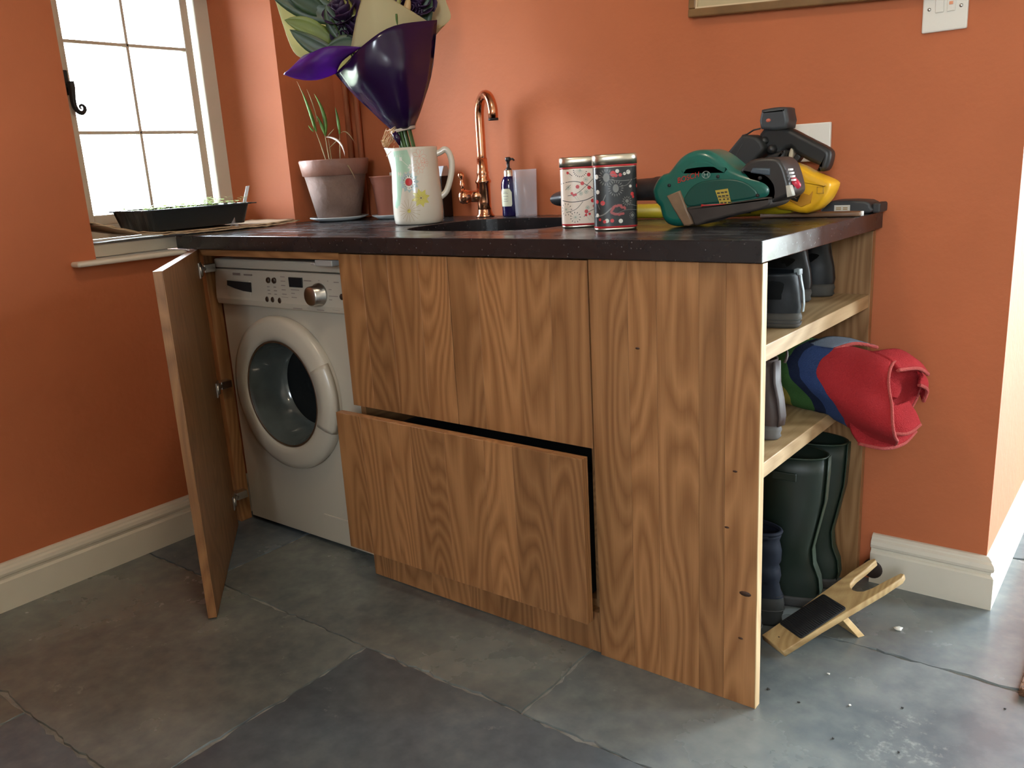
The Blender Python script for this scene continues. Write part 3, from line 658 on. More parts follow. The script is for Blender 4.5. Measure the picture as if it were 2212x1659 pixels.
b = B(); b.lathe([(.0142, .001), (.0142, -.004), (.0115, -.004), (.0112, .004), (0, .004)], e_, 20, cap0=False); b.build('aerator', M('dark_aerator', (.02, .012, .01, 1), .5), tp)
lc = B0-RV*.045+V(0, 0, .062)
b = B(); b.tube([lc+RV*.004, lc-RV*.004, lc-RV*.005, lc-RV*.020, lc-RV*.028, lc-RV*.031], [.0185, .0185, .021, .021, .017, .006], 24); b.build('valve_cap', COPPER, tp)
k0 = lc-RV*.016+V(0, 0, .019)
b = B(); b.lathe([(.006, 0), (.0055, .012), (.0075, .018), (.0048, .024), (.0048, .034), (.009, .040), (.0095, .046), (.006, .052), (0, .054)], k0, 16, mat=Matrix.Rotation(-.12, 4, 'Y')); b.build('lever', COPPER, tp)

s0 = V(-1.012, .612, T)
sb = thing('soap_bottle', 'dark blue pump soap bottle with a pale label beside the clear tumbler', 'bottle', s0)
b = B(); b.lathe([(.022, .0005), (.0245, .004), (.0245, .088), (.023, .100), (.017, .112), (.0125, .117), (.0125, .122)], s0, 32); b.build('bottle_body', M('cobalt_glass', (.010, .006, .05, 1), .12, coat=.4), sb)
b = B(); b.lathe([(.0145, .113), (.0145, .131), (.012, .133), (.0, .133)], s0, 24, cap0=False); tag(b.build('collar', BRASS, sb), 'pale metal collar')
b = B(); b.lathe([(.009, .132), (.009, .136), (.0045, .138), (.0045, .156), (.0075, .158), (.0085, .166), (.006, .169), (0, .169)], s0, 18, cap0=False); b.tube([s0+V(0, 0, .163), s0+RV*.014+V(0, 0, .163), s0+RV*.018+V(0, 0, .158)], [.0035, .0032, .0028], 10); b.build('pump_head', BLACKP, sb)
b = B(); nn = 14
af = math.atan2(FV.y, FV.x)-.55
def cyl(c, r, a, z): return V(c.x+r*math.cos(a), c.y+r*math.sin(a), c.z+z)
rows_ = [(.030, .80), (.036, .9), (.070, .9), (.076, .72), (.080, .6)]
b.rings([[cyl(s0, .0249, af+(i/nn-.5)*2*wd*.85, z) for i in range(nn+1)] for z, wd in rows_], 0, False, False, False)
tag(b.build('label', M('pale_green_label', (.62, .62, .46, 1), .5), sb), 'pale cream green paper label')
b = B()
for z, wd in ((.070, .35), (.066, .5), (.058, .55), (.050, .4), (.044, .5)): b.rings([[cyl(s0, .0251, af+(i/6-.5)*2*wd*.6, z+dz) for i in range(7)] for dz in (0, .0016)], 0, False, False, False)
b.build('label_print', GREYP, sb)

t0 = V(-.938, .590, T)
tu = thing('clear_tumbler', 'clear plastic tumbler standing empty next to the soap bottle', 'cup', t0)
FROST = bpy.data.materials.new('cloudy_plastic'); FROST.use_nodes = True
n_ = FROST.node_tree; n_.nodes.clear(); o_ = n_.nodes.new('ShaderNodeOutputMaterial'); tr_ = n_.nodes.new('ShaderNodeBsdfTransparent'); pr_ = n_.nodes.new('ShaderNodeBsdfPrincipled'); mx_ = n_.nodes.new('ShaderNodeMixShader')
pr_.inputs['Base Color'].default_value = (.75, .75, .80, 1); pr_.inputs['Roughness'].default_value = .2; mx_.inputs[0].default_value = .19
n_.links.new(tr_.outputs[0], mx_.inputs[1]); n_.links.new(pr_.outputs[0], mx_.inputs[2]); n_.links.new(mx_.outputs[0], o_.inputs[0])
b = B(); b.lathe([(0, .0005), (.0295, .0005), (.031, .003), (.0345, .130), (.0335, .131), (.030, .006), (0, .005)], t0, 40); b.build('cup_wall', FROST, tu)
b = B(); b.tube([t0+V(.0342*math.cos(2*PI*i/36), .0342*math.sin(2*PI*i/36), .131) for i in range(36)], .0011, 6, closed=True); b.build('rim', FROST, tu)

bx = thing('black_carton', 'small black printed carton with a pale gable top behind the jug', 'box', (-1.315, .62, T))
mb = rotz(.12, (-1.315, .62, T))
b = B(); b.box(-1.360, -1.270, .596, .646, T+.0005, T+.125, mat=mb); b.build('carton_body', M('black_card', (.010, .009, .009, 1), .45), bx, bevel=.001)
b = B(); b.rings([[mb @ V(x, y, z) for y, z in ((.596, T+.1255), (.646, T+.1255), (.630, T+.155), (.612, T+.155))] for x in (-1.360, -1.270)], 0, True, True, True, False); tag(b.build('gable_top', M('pale_card', (.62, .66, .70, 1), .5), bx), 'pale sloping top of the carton')
text_mesh('lettering', 'TIGER TIN', .017, mb @ frame4((-1.292, .5955, T+.010), (0, 0, 1), (-1, 0, 0)), M('white_ink', (.75, .72, .68, 1), .5), bx)
b = B()
for i in range(4):
    z = T+.016+i*.027; xx0, xx1 = -1.288, -1.274
    for a in ((xx0, xx1, z, z+.0012), (xx0, xx1, z+.019, z+.0202), (xx0, xx0+.001, z, z+.02), (xx1-.001, xx1, z, z+.02), (xx0+.004, xx1-.004, z+.008, z+.0095)): b.box(a[0], a[1], .5950, .5962, a[2], a[3], mat=mb)
b.build('printed_symbols', M('grey_brown_print', (.22, .16, .13, 1), .5), bx)

# ================================================================== pots on saucers in the corner
def pot_saucer(name, label, c, r):
    o = thing(name, label, 'saucer', c)
    b = B(); b.lathe([(r*.62, .0006), (r*.66, .0006), (r, .012), (r*1.0, .0145), (r*.97, .0145), (r*.64, .005), (0, .005)], c, 40, cap0=True); b.build('dish', GREY_SAUCER, o); return o
pc = V(-1.648, .508, T)
pot_saucer('saucer', 'pale grey saucer under the large terracotta flowerpot', pc, .096)
P0 = pc+V(0, 0, .0056)
pt = thing('potted_grass', 'large weathered terracotta flowerpot with spindly green grass shoots', 'flowerpot', P0)
b = B(); b.lathe([(.066, 0), (.070, .002), (.099, .140), (.096, .141), (.085, .141)], P0, 48, cap1=False); b.build('pot_body', TERRA, pt)
b = B(); b.lathe([(.0985, .139), (.1045, .142), (.1125, .186), (.110, .190), (.104, .190), (.098, .150)], P0, 48, cap0=False, cap1=False); b.build('pot_rim', TERRARIM, pt)
b = B(); b.lathe([(.100, .168), (.05, .174), (0, .176)], P0, 24, cap0=False, cap1=False); b.build('soil', SOIL, pt)
GREEN = M('leaf_green', (.12, .26, .05, 1), .5, var=.35, scale=30); STRAW = M('straw_blade', (.42, .32, .17, 1), .7, var=.2, scale=20)
def blade(root, tip, w_, bend, mt, parent, name='blade', seg=9, base_w=.5):
    root, tip, bend = V(*root), V(*tip), V(*bend); b = B(); rs = []
    side = (tip-root).cross(FV); side = RV if side.length < 1e-6 else side.normalized()
    for i in range(seg+1):
        t = i/seg; p = root.lerp(tip, t)+bend*(4*t*(1-t)); ww = w_*(base_w+(1-base_w)*min(1, t*3))*(1-t**3)*.5+.0003
        rs.append([p-side*ww, p+FV*ww*.5, p+side*ww, p-FV*.0006])
    b.rings(rs, 0, True, True); return b.build(name, mt, parent)
def gp(dx, dz, f=0): return tuple(P0+RV*dx+V(0, 0, dz)+FV*f)
blade(gp(-.022, .17), gp(-.052, .292), .004, (.004, 0, 0), STRAW, pt, 'stem'); blade(gp(-.012, .17), gp(-.020, .275), .004, (0, 0, 0), STRAW, pt, 'stem'); blade(gp(.02, .17), gp(.028, .272), .003, (0, 0, 0), STRAW, pt, 'stem'); blade(gp(-.006, .17), gp(-.010, .262), .003, (0, 0, 0), STRAW, pt, 'stem')
blade(gp(-.050, .285), gp(-.082, .415), .010, (.006, 0, 0), GREEN, pt); blade(gp(-.046, .28), gp(-.066, .375), .011, (.0, 0, 0), GREEN, pt); blade(gp(-.018, .265), gp(-.040, .395), .013, (.012, .006, 0), GREEN, pt); blade(gp(-.020, .27), gp(-.040, .33), .011, (.003, 0, 0), GREEN, pt)
blade(gp(-.055, .28), gp(-.070, .30), .006, (.0, 0, 0), GREEN, pt); blade(gp(.028, .268), gp(.022, .352), .010, (.003, 0, 0), GREEN, pt); blade(gp(-.050, .30), gp(-.090, .435), .004, (.004, 0, 0), STRAW, pt); blade(gp(-.040, .31), gp(-.062, .41), .004, (.006, 0, 0), STRAW, pt)
blade(gp(-.015, .262), gp(.053, .196, .09), .008, (.02, .0, .012), M('pale_dry_blade', (.66, .56, .48, 1), .6), pt, 'dry_blade'); blade(gp(.028, .268), gp(.075, .235), .003, (0, 0, .02), STRAW, pt, 'dry_blade'); blade(gp(.02, .25), gp(-.012, .225), .003, (0, 0, .0), STRAW, pt, 'dry_blade'); blade(gp(.045, .185, .08), gp(.082, .125, .109), .004, (0, 0, .008), STRAW, pt, 'dry_blade'); blade(gp(-.012, .262), gp(.012, .285), .003, (0, 0, .0), STRAW, pt, 'dry_blade')

c2 = V(-1.468, .572, T)
pot_saucer('saucer', 'pale grey saucer under the small terracotta coloured plastic pot', c2, .064)
Q0 = c2+V(0, 0, .0056)
p2 = thing('plastic_flowerpot', 'small terracotta coloured plastic pot between the flowerpot and the jug', 'flowerpot', Q0)
b = B(); b.lathe([(.042, 0), (.044, .002), (.0545, .105), (.0565, .107), (.0605, .126), (.0625, .127), (.0625, .130), (.058, .130), (.050, .100), (.048, .10)], Q0, 40, cap1=False); b.build('pot_body', TERRAP, p2)
b = B(); b.lathe([(.0545, .108), (0, .112)], Q0, 24, cap0=False, cap1=False); b.build('soil', SOIL, p2)
lb = thing('plant_label', 'tiny pale label stub sticking up from the small plastic pot', 'label', Q0+V(0, 0, .11))
b = B(); qx = Q0+RV*.010+V(0, 0, .105); b.prism([(-.006, 0), (.006, 0), (.006, .034), (-.006, .034)], -.0006, .0006, 0, 'xz', mat=Matrix.Translation(qx) @ Matrix.Rotation(.67, 4, 'Z')); b.build('tag_strip', M('grubby_white_plastic', (.6, .52, .45, 1), .5), lb)
t_ = None

# ================================================================== flowered jug
J0 = V(-1.155, .372, T)
jg = thing('flower_jug', 'cream pottery jug with printed flowers holding the bouquet', 'jug', J0)
CER = M('cream_glaze', (.64, .585, .49, 1), .16, coat=.3)
def jr(z):
    P = [(0, .062), (.004, .068), (.03, .0705), (.08, .0695), (.14, .066), (.19, .065), (.206, .066)]
    for (a, ra), (b_, rb) in zip(P, P[1:]):
        if z <= b_: return ra+(rb-ra)*(z-a)/(b_-a)
    return P[-1][1]
sd = math.atan2(-RV.y, -RV.x)
def jp(z, a, off=0.0):
    r = jr(z)+off; d = abs((a-sd+PI) % (2*PI)-PI)
    k = max(0, (z-.150)/.056); lip = .016*math.exp(-(d/.33)**2)*min(1, k)**1.3
    return V(J0.x+(r+lip)*math.cos(a), J0.y+(r+lip)*math.sin(a), J0.z+.0006+z+.004*math.exp(-(d/.4)**2)*max(0, k))
n = 56; zz = [0, .004, .015, .03, .06, .09, .12, .15, .165, .18, .192, .202, .206]
rs = [[J0+V(.055*math.cos(2*PI*i/n), .055*math.sin(2*PI*i/n), .0006) for i in range(n)]]
rs += [[jp(z, 2*PI*i/n) for i in range(n)] for z in zz]
rs += [[jp(.208, 2*PI*i/n, -.002) for i in range(n)]]+[[jp(z, 2*PI*i/n, -.0045) for i in range(n)] for z in (.205, .19, .15, .08, .02)]
b = B(); b.rings(rs, 0, True, True); b.build('jug_body', CER, jg)
hp = smoothpoly([jp(.186, sd+PI, -.006), jp(.192, sd+PI, .010), jp(.198, sd+PI, .022), jp(.185, sd+PI, .034), jp(.155, sd+PI, .038), jp(.12, sd+PI, .030), jp(.085, sd+PI, .014), jp(.070, sd+PI, -.004)], 4, False)
b = B(); b.tube(hp, [.0085]*len(hp), 14); b.build('jug_handle', CER, jg)
ja = math.atan2(FV.y, FV.x)
def jw(u, v, o): return jp(v, ja+u/.0685, o)
class Decal:
    def __init__(s, f): s.f = f; s.b = B(); s.k = 0
    def o(s): s.k += 1; return .00012+.00003*(s.k % 12)
    def disc(s, u, v, ru, rv=None, m=0, n=18):
        rv = rv or ru; o = s.o(); c = s.b.bm.verts.new(s.f(u, v, o)); R = [s.b.bm.verts.new(s.f(u+ru*math.cos(2*PI*i/n), v+rv*math.sin(2*PI*i/n), o)) for i in range(n)]
        for i in range(n): q = s.b.bm.faces.new((c, R[i], R[(i+1) % n])); q.material_index = m
    def poly(s, pts, m=0, sub=5):
        # fan from the centroid, each edge and spoke subdivided so that it follows the curved side
        o = s.o(); n = len(pts); cu = sum(p[0] for p in pts)/n; cv = sum(p[1] for p in pts)/n; ring = []
        for i in range(n):
            a, c = pts[i], pts[(i+1) % n]
            for k in range(sub): ring.append((a[0]+(c[0]-a[0])*k/sub, a[1]+(c[1]-a[1])*k/sub))
        prev = None
        for j in range(sub, 0, -1):
            cur = [s.b.bm.verts.new(s.f(cu+(x-cu)*j/sub, cv+(y-cv)*j/sub, o)) for x, y in ring]
            if prev:
                for i in range(len(ring)): q = s.b.bm.faces.new((prev[i], prev[(i+1) % len(ring)], cur[(i+1) % len(ring)], cur[i])); q.material_index = m
            prev = cur
        c = s.b.bm.verts.new(s.f(cu, cv, o))
        for i in range(len(ring)): q = s.b.bm.faces.new((prev[i], prev[(i+1) % len(ring)], c)); q.material_index = m
    def line(s, pts, wd, m=0, k=5, taper=False):
        P = smoothpoly(pts, k, False) if len(pts) > 2 else [(pts[0][0]+(pts[1][0]-pts[0][0])*i/4, pts[0][1]+(pts[1][1]-pts[0][1])*i/4) for i in range(5)]
        o = s.o(); prev = None
        for i, p in enumerate(P):
            a, c = P[max(0, i-1)], P[min(len(P)-1, i+1)]; tx, ty = c[0]-a[0], c[1]-a[1]; l = math.hypot(tx, ty) or 1; nx, ny = -ty/l, tx/l
            w2 = wd/2*((1-i/(len(P)-1))*.8+.2 if taper else 1)
            cur = (s.b.bm.verts.new(s.f(p[0]+nx*w2, p[1]+ny*w2, o)), s.b.bm.verts.new(s.f(p[0]-nx*w2, p[1]-ny*w2, o)))
            if prev: q = s.b.bm.faces.new((prev[0], prev[1], cur[1], cur[0])); q.material_index = m
            prev = cur
    def petals(s, u, v, n, r0, r1, wd, m=0, a0=0):
        for i in range(n):
            a = a0+2*PI*i/n; c_, s_ = math.cos(a), math.sin(a); rm = (r0+r1)/2
            s.poly([(u+r0*c_, v+r0*s_), (u+rm*c_-wd/2*s_, v+rm*s_+wd/2*c_), (u+r1*c_, v+r1*s_), (u+rm*c_+wd/2*s_, v+rm*s_-wd/2*c_)], m, 2)
    def spray(s, u, v, n, r, m=0, mk=None, tip=.0012, a0=0, a1=2*PI):
        for i in range(n):
            a = a0+(a1-a0)*i/n; s.line([(u, v), (u+r*.8*math.cos(a), v+r*.8*math.sin(a))], .0005, m); s.petals(u+r*.9*math.cos(a), v+r*.9*math.sin(a), 1, -tip*1.6, tip*1.6, tip*1.6, m if mk is None else mk, a)
d = Decal(jw)   # 0 mint 1 red 2 dark 3 white 4 blue grey 5 yellow green 6 pink 7 pale brown
d.poly([(-.062, .199), (-.012, .201), (-.004, .175), (-.006, .15), (-.022, .13), (-.035, .10), (-.047, .055), (-.062, .05)], 0, 6)
d.poly([(-.070, .12), (-.052, .125), (-.046, .07), (-.058, .045), (-.070, .05)], 0, 6)
d.petals(-.014, .116, 12, .012, .029, .012, 4); d.disc(-.014, .116, .0205, None, 3, 26)
for i in range(16): a = 2*PI*i/16; d.petals(-.014, .116, 1, .0135, .018, .0022, 2, a)
d.disc(-.014, .116, .0105, None, 2, 22); d.disc(-.014, .116, .0098, None, 1, 22)
d.petals(.016, .072, 8, .002, .026, .013, 5, .2); d.disc(.016, .072, .0022, None, 2, 10)
for i in range(8): a = .6+2*PI*i/8; d.line([(.016, .072), (.016+.022*math.cos(a), .072+.022*math.sin(a))], .0006, 7)
for i in range(16):
    a = 2*PI*i/16; d.line([(-.019, .039), (-.019+.031*math.cos(a), .039+.031*math.sin(a))], .0007, 7)
d.disc(-.019, .039, .0052, None, 5, 14)
for cu, cv, r in ((.022, .182, .021), (.017, .152, .017), (.036, .165, .012)):
    for i in range(7):
        a = 2*PI*i/7; c_, s_ = math.cos(a), math.sin(a)
        d.line([(cu, cv), (cu+r*.6*c_-r*.25*s_, cv+r*.6*s_+r*.25*c_), (cu+r*c_, cv+r*s_), (cu+r*.6*c_+r*.25*s_, cv+r*.6*s_-r*.25*c_), (cu, cv)], .0007, 6)
d.line([(-.04, .185), (-.028, .172), (-.012, .158), (-.002, .15)], .001, 3); d.petals(-.004, .154, 6, .001, .011, .006, 3); d.petals(-.034, .178, 5, .001, .006, .004, 3)
o = d.b.build('printed_flowers', [M('mint_print', (.38, .56, .42, 1), .18), RED, DARKP, M('white_glaze', (.76, .73, .66, 1), .18), M('blue_grey_glaze', (.38, .48, .48, 1), .18), M('lime_print', (.58, .52, .12, 1), .18), M('pink_print', (.68, .32, .24, 1), .18), M('brown_print', (.36, .26, .12, 1), .2)], jg)

# ================================================================== bouquet
A0 = V(-1.155, .370, 1.168)
bq = thing('flower_bouquet', 'bouquet of lilies and dark purple roses in glossy purple wrapping', 'flowers', A0)
def bp(r, u, f=0.0): return A0+RV*r+V(0, 0, u)+FV*f
PURPLE = translucent('purple_foil', (.020, .006, .042), (.12, .015, .26), .16, .18, .6)
CREAMP = translucent('cream_paper', (.62, .56, .36), (.75, .72, .45), .45, .6, .2)
def sheet(rows_, name, mt, parent, crease=0.0, seed=0, smooth=True, thick=.0008):
    """surface through rows of control points; crease adds sharp folds"""
    b = B(); G = []
    for r in rows_: G.append([Vector(p) for p in smoothpoly(r, 5, False)])
    cols = list(zip(*G)); G2 = []
    fine = [[Vector(p) for p in smoothpoly(list(c), 5, False)] for c in cols]
    nr = len(fine[0])
    for i in range(nr):
        row = []
        for j in range(len(fine)):
            p = fine[j][i]
            if crease:
                k = noise.noise(p*5+V(seed, 0, 0)); k2 = abs(noise.noise(p*9+V(0, seed, 3)))
                p = p+FV*((abs(k)-.25)*crease*min(1, i/4))+FV*(k2*crease*.4*min(1, i/4))
            row.append(p)
        G2.append(row)
    b.rings(G2, 0, False, False, False, smooth); return b.build(name, mt, parent, solid=thick)
# purple front: narrow tie at the bottom, rim dipping to the left
R0_ = [bp(-.050, -.006, .012), bp(-.03, -.004, .036), bp(-.008, -.002, .040), bp(.008, 0, .010)]
R1_ = [bp(-.100, .045, .02), bp(-.06, .05, .075), bp(0, .055, .08), bp(.036, .050, .015)]
R2_ = [bp(-.150, .100, .02), bp(-.10, .13, .105), bp(0, .145, .115), bp(.066, .130, .015)]
R3_ = [bp(-.186, .150, .03), bp(-.098, .198, .12), bp(-.01, .246, .13), bp(.094, .269, .02)]
sheet([R0_, R1_, R2_, R3_], 'purple_wrap', PURPLE, bq, .042, 2, True)
# left lip that folds out
sheet([[bp(-.186, .150, .03), bp(-.227, .137, .035), bp(-.263, .136, .035), bp(-.297, .143, .03), bp(-.329, .156, .02)],
       [bp(-.16, .175, .065), bp(-.215, .165, .085), bp(-.25, .172, .08), bp(-.285, .170, .05), bp(-.322, .160, .02)],
       [bp(-.098, .200, .115), bp(-.180, .210, .10), bp(-.235, .2, .07), bp(-.272, .195, .03), bp(-.315, .163, .015)]], 'wrap_fold', translucent('purple_foil_inside', (.10, .02, .22), (.30, .05, .55), .4, .12, .8), bq, .03, 5, True)
# purple back half
sheet([[bp(.008, 0, .010), bp(.004, 0, -.03), bp(-.03, 0, -.034), bp(-.050, -.006, .012)],
       [bp(.066, .13, .015), bp(.03, .14, -.10), bp(-.10, .13, -.10), bp(-.150, .10, .02)],
       [bp(.094, .269, .02), bp(.05, .26, -.14), bp(-.13, .22, -.13), bp(-.19, .15, .03)]], 'purple_wrap', PURPLE, bq, .02, 8, True)
# cream paper
sheet([[bp(-.133, .20, .085), bp(-.04, .205, .10), bp(.03, .215, .06), bp(.066, .225, .005)],
       [bp(-.110, .275, .085), bp(-.05, .275, .10), bp(.02, .262, .065), bp(.072, .255, .005)],
       [bp(-.084, .338, .085), bp(-.06, .340, .10), bp(.005, .305, .07), bp(.080, .262, .005)]], 'cream_paper', CREAMP, bq)
sheet([[bp(-.12, .13, -.06), bp(-.16, .14, -.02), bp(-.20, .165, .04), bp(-.255, .185, .03)],
       [bp(-.14, .24, -.13), bp(-.20, .24, -.12), bp(-.255, .235, -.06), bp(-.300, .215, .0)],
       [bp(-.16, .31, -.16), bp(-.22, .31, -.14), bp(-.275, .30, -.08), bp(-.327, .300, -.02)],
       [bp(-.18, .43, -.18), bp(-.24, .43, -.15), bp(-.29, .42, -.10), bp(-.350, .41, -.03)]], 'cream_paper', CREAMP, bq, .006, 3)
sheet([[bp(.02, .18, -.06), bp(.05, .19, -.05), bp(.07, .22, -.02), bp(.083, .25, .0)],
       [bp(.03, .27, -.10), bp(.06, .28, -.07), bp(.095, .265, -.04), bp(.128, .278, -.02)],
       [bp(.03, .36, -.12), bp(.06, .36, -.09), bp(.09, .34, -.06), bp(.116, .335, -.04)],
       [bp(.03, .43, -.12), bp(.06, .43, -.09), bp(.09, .42, -.06), bp(.11, .42, -.04)]], 'cream_paper', CREAMP, bq, .012, 9)
# white ribbon, raffia bow, stems
b = B(); ring = [bp(-.022+.034*math.cos(a), -.004+.006*math.cos(a), .012+.030*math.sin(a)) for a in [2*PI*i/24 for i in range(24)]]
b.rings([[p+V(0, 0, dz) for p in ring] for dz in (-.004, .004)], 0, False, False); b.build('ribbon', M('pale_ribbon', (.55, .47, .40, 1), .5), bq, solid=.001)
rnd = random.Random(5)
for k in range(7):
    b = B(); ph = rnd.random()*6; pts = [bp(-.058+(.012+.012*rnd.random())*math.cos(t*1.0+ph), -.020+(.012+.016*rnd.random())*math.sin(t*1.3+ph), .03+.014*math.sin(t*2+ph*2)) for t in [i*.7 for i in range(12)]]
    b.tube(smoothpoly(pts, 4, False), .0008, 5); b.build('raffia_strand', M('raffia', (.58, .36, .18, 1), .7) if k == 0 else bpy.data.materials['raffia'], bq)
b = B(); b.tube([bp(-.048, -.045, .03), bp(-.052, -.055, .032), bp(-.072, -.072, .03)], .001, 5); b.build('raffia_strand', bpy.data.materials['raffia'], bq)
b = B(); b.tube([bp(-.045, -.012, .035), bp(-.035, -.028, .038), bp(-.032, -.045, .036)], [.010, .009, .002], 6); b.build('wrap_tail', PURPLE, bq)
STEM = M('stem_green', (.05, .10, .025, 1), .5, var=.3, scale=20)
for k in range(13):
    a = 2*PI*k/13; r = .014+.012*((k*7) % 3)/2
    b = B(); b.tube([bp(-.004+r*1.3*math.cos(a), -.19, r*1.3*math.sin(a)), bp(-.010+r*math.cos(a), -.06, r*math.sin(a)+.006), bp(-.020+r*math.cos(a), -.002, .008+r*math.sin(a)), bp(-.06+r*3.4*math.cos(a), .17, .005+r*3*math.sin(a)), bp(-.08+r*5*math.cos(a), .28, r*4*math.sin(a))], [.0035, .0035, .0033, .003, .0028], 7); b.build('stem', STEM, bq)
LEAF = M('dark_leaf', (.018, .045, .016, 1), .42, var=.3, scale=18); LEAFL = M('light_leaf', (.13, .17, .03, 1), .45, var=.25, scale=18)
def leaf(a, tip, wd, bow, mt, name='leaf', fold=.25):
    a, tip, bow = Vector(a), Vector(tip), Vector(bow); b = B(); rs = []; ax = (tip-a); sd_ = ax.cross(FV).normalized(); nrm = sd_.cross(ax).normalized()
    for i in range(11):
        t = i/10; p = a.lerp(tip, t)+bow*(4*t*(1-t)); w2 = wd*.5*math.sin(PI*min(1, t*.93+.07))**.8*(1 if t < .98 else .1)
        rs.append([p-sd_*w2+nrm*w2*fold, p-sd_*w2*.5+nrm*w2*fold*.35, p, p+sd_*w2*.5+nrm*w2*fold*.35, p+sd_*w2+nrm*w2*fold])
    b.rings(rs, 0, False, False, False); return b.build(name, mt, bq, solid=.0008)
leaf(bp(-.16, .285, .0), bp(-.345, .362, .02), .075, (0, 0, .004), LEAF)
leaf(bp(-.20, .300, .0), bp(-.30, .36, .03), .05, (0, 0, .004), LEAF)
leaf(bp(-.185, .228, .03), bp(-.302, .285, .06), .046, (0, 0, .010), LEAFL)
leaf(bp(-.175, .195, .05), bp(-.292, .262, .055), .045, (0, 0, -.008), LEAF)
leaf(bp(-.15, .225, .06), bp(-.190, .315, .06), .05, (0, 0, 0), LEAF); leaf(bp(-.10, .215, .06), bp(-.20, .205, .08), .042, (0, 0, .008), LEAF)
leaf(bp(-.19, .25, .01), bp(-.245, .27, .03), .03, (0, 0, 0), LEAFL)
leaf(bp(-.11, .215, .02), bp(-.155, .345, .03), .05, (0, 0, 0), LEAF); leaf(bp(.03, .22, -.02), bp(.08, .35, 0), .05, (0, 0, 0), LEAF); leaf(bp(.0, .24, 0), bp(.04, .37, 0), .06, (0, 0, 0), LEAF); leaf(bp(-.02, .25, -.03), bp(-.03, .40, -.03), .06, (0, 0, 0), LEAF); leaf(bp(-.10, .25, -.05), bp(-.14, .40, -.05), .07, (0, 0, 0), LEAF); leaf(bp(-.15, .22, -.05), bp(-.20, .36, -.07), .06, (0, 0, 0), LEAF)
ROSE = M('dark_purple_petal', (.030, .010, .045, 1), .55, var=.3, scale=25)
def rose(c, R, tilt, name='rose'):
    c = Vector(c); o = None; b = B(); mt4_ = Matrix.Translation(c) @ tilt.to_4x4()
    for lay, (n_, rad, op) in enumerate(((3, .28, .05), (4, .5, .16), (5, .75, .36), (6, 1.0, .62))):
        for k in range(n_):
            a0 = 2*PI*k/n_+lay*.7; rs = []
            for i in range(6):
                v = i/5; row = []
                for j in range(7):
                    u = j/6-.5; a = a0+u*(2*PI/n_)*1.35; rr_ = R*(rad*(.35+.65*math.sin(v*PI/2))+op*.35*v*v); zz_ = R*(-.75+1.5*v*(1-.35*op)-.5*(u*2)**4*v*.6-op*.55*v**3)
                    rr_ += R*.06*math.sin(7*u+lay*2+k)*v
                    row.append(mt4_ @ V(rr_*math.cos(a), rr_*math.sin(a), zz_))
                rs.append(row)
            b.rings(rs, 0, False, False, False)
    return b.build(name, ROSE, bq, solid=.0006)
tl = lambda d_: Vector(d_).to_track_quat('Z', 'Y').to_matrix()
rose(bp(-.150, .300, .055), .044, tl(FV*.7+V(0, 0, .7)-RV*.2)); rose(bp(-.145, .245, .05), .036, tl(FV*.8-V(0, 0, .2)-RV*.1)); rose(bp(.045, .325, .0), .042, tl(FV*.8+V(0, 0, .6)+RV*.2)); rose(bp(.02, .30, .02), .032, tl(FV+RV*.4)); rose(bp(-.125, .265, .045), .036, tl(FV*.6+V(0, 0, .4)+RV*.6)); rose(bp(-.05, .40, -.03), .042, tl(V(0, 0, 1)+FV*.3))
def bud(a, tip, r, mt, name='lily_bud'):
    a, tip = Vector(a), Vector(tip); ax = tip-a; b = B(); l = ax.length
    b.lathe([(.002, 0), (r*.6, l*.12), (r*.9, l*.35), (r, l*.62), (r*.75, l*.85), (r*.25, l*.98), (0, l)], a, 14, mat=ax.to_track_quat('Z', 'Y').to_matrix().to_4x4()); return b.build(name, mt, bq)
BUD = M('lily_bud_green', (.24, .23, .05, 1), .45, var=.25, scale=20); BUDP = M('pinkish_bud', (.45, .30, .14, 1), .5, var=.2, scale=20)
bud(bp(-.100, .235, .045), bp(-.150, .345, .045), .014, BUD); bud(bp(-.088, .26, .03), bp(-.098, .36, .02), .013, BUD); bud(bp(.010, .27, .03), bp(.025, .325, .04), .010, BUDP); bud(bp(-.005, .27, .02), bp(-.005, .35, .02), .011, BUD); bud(bp(-.165, .30, -.02), bp(-.180, .36, -.02), .008, BUDP); bud(bp(-.09, .31, .02), bp(-.075, .37, .02), .011, BUDP)
leaf(bp(-.160, .312, .03), bp(-.150, .36, .04), .018, (0, 0, 0), M('pale_blue_card', (.45, .60, .66, 1), .5), 'flower_food_sachet')

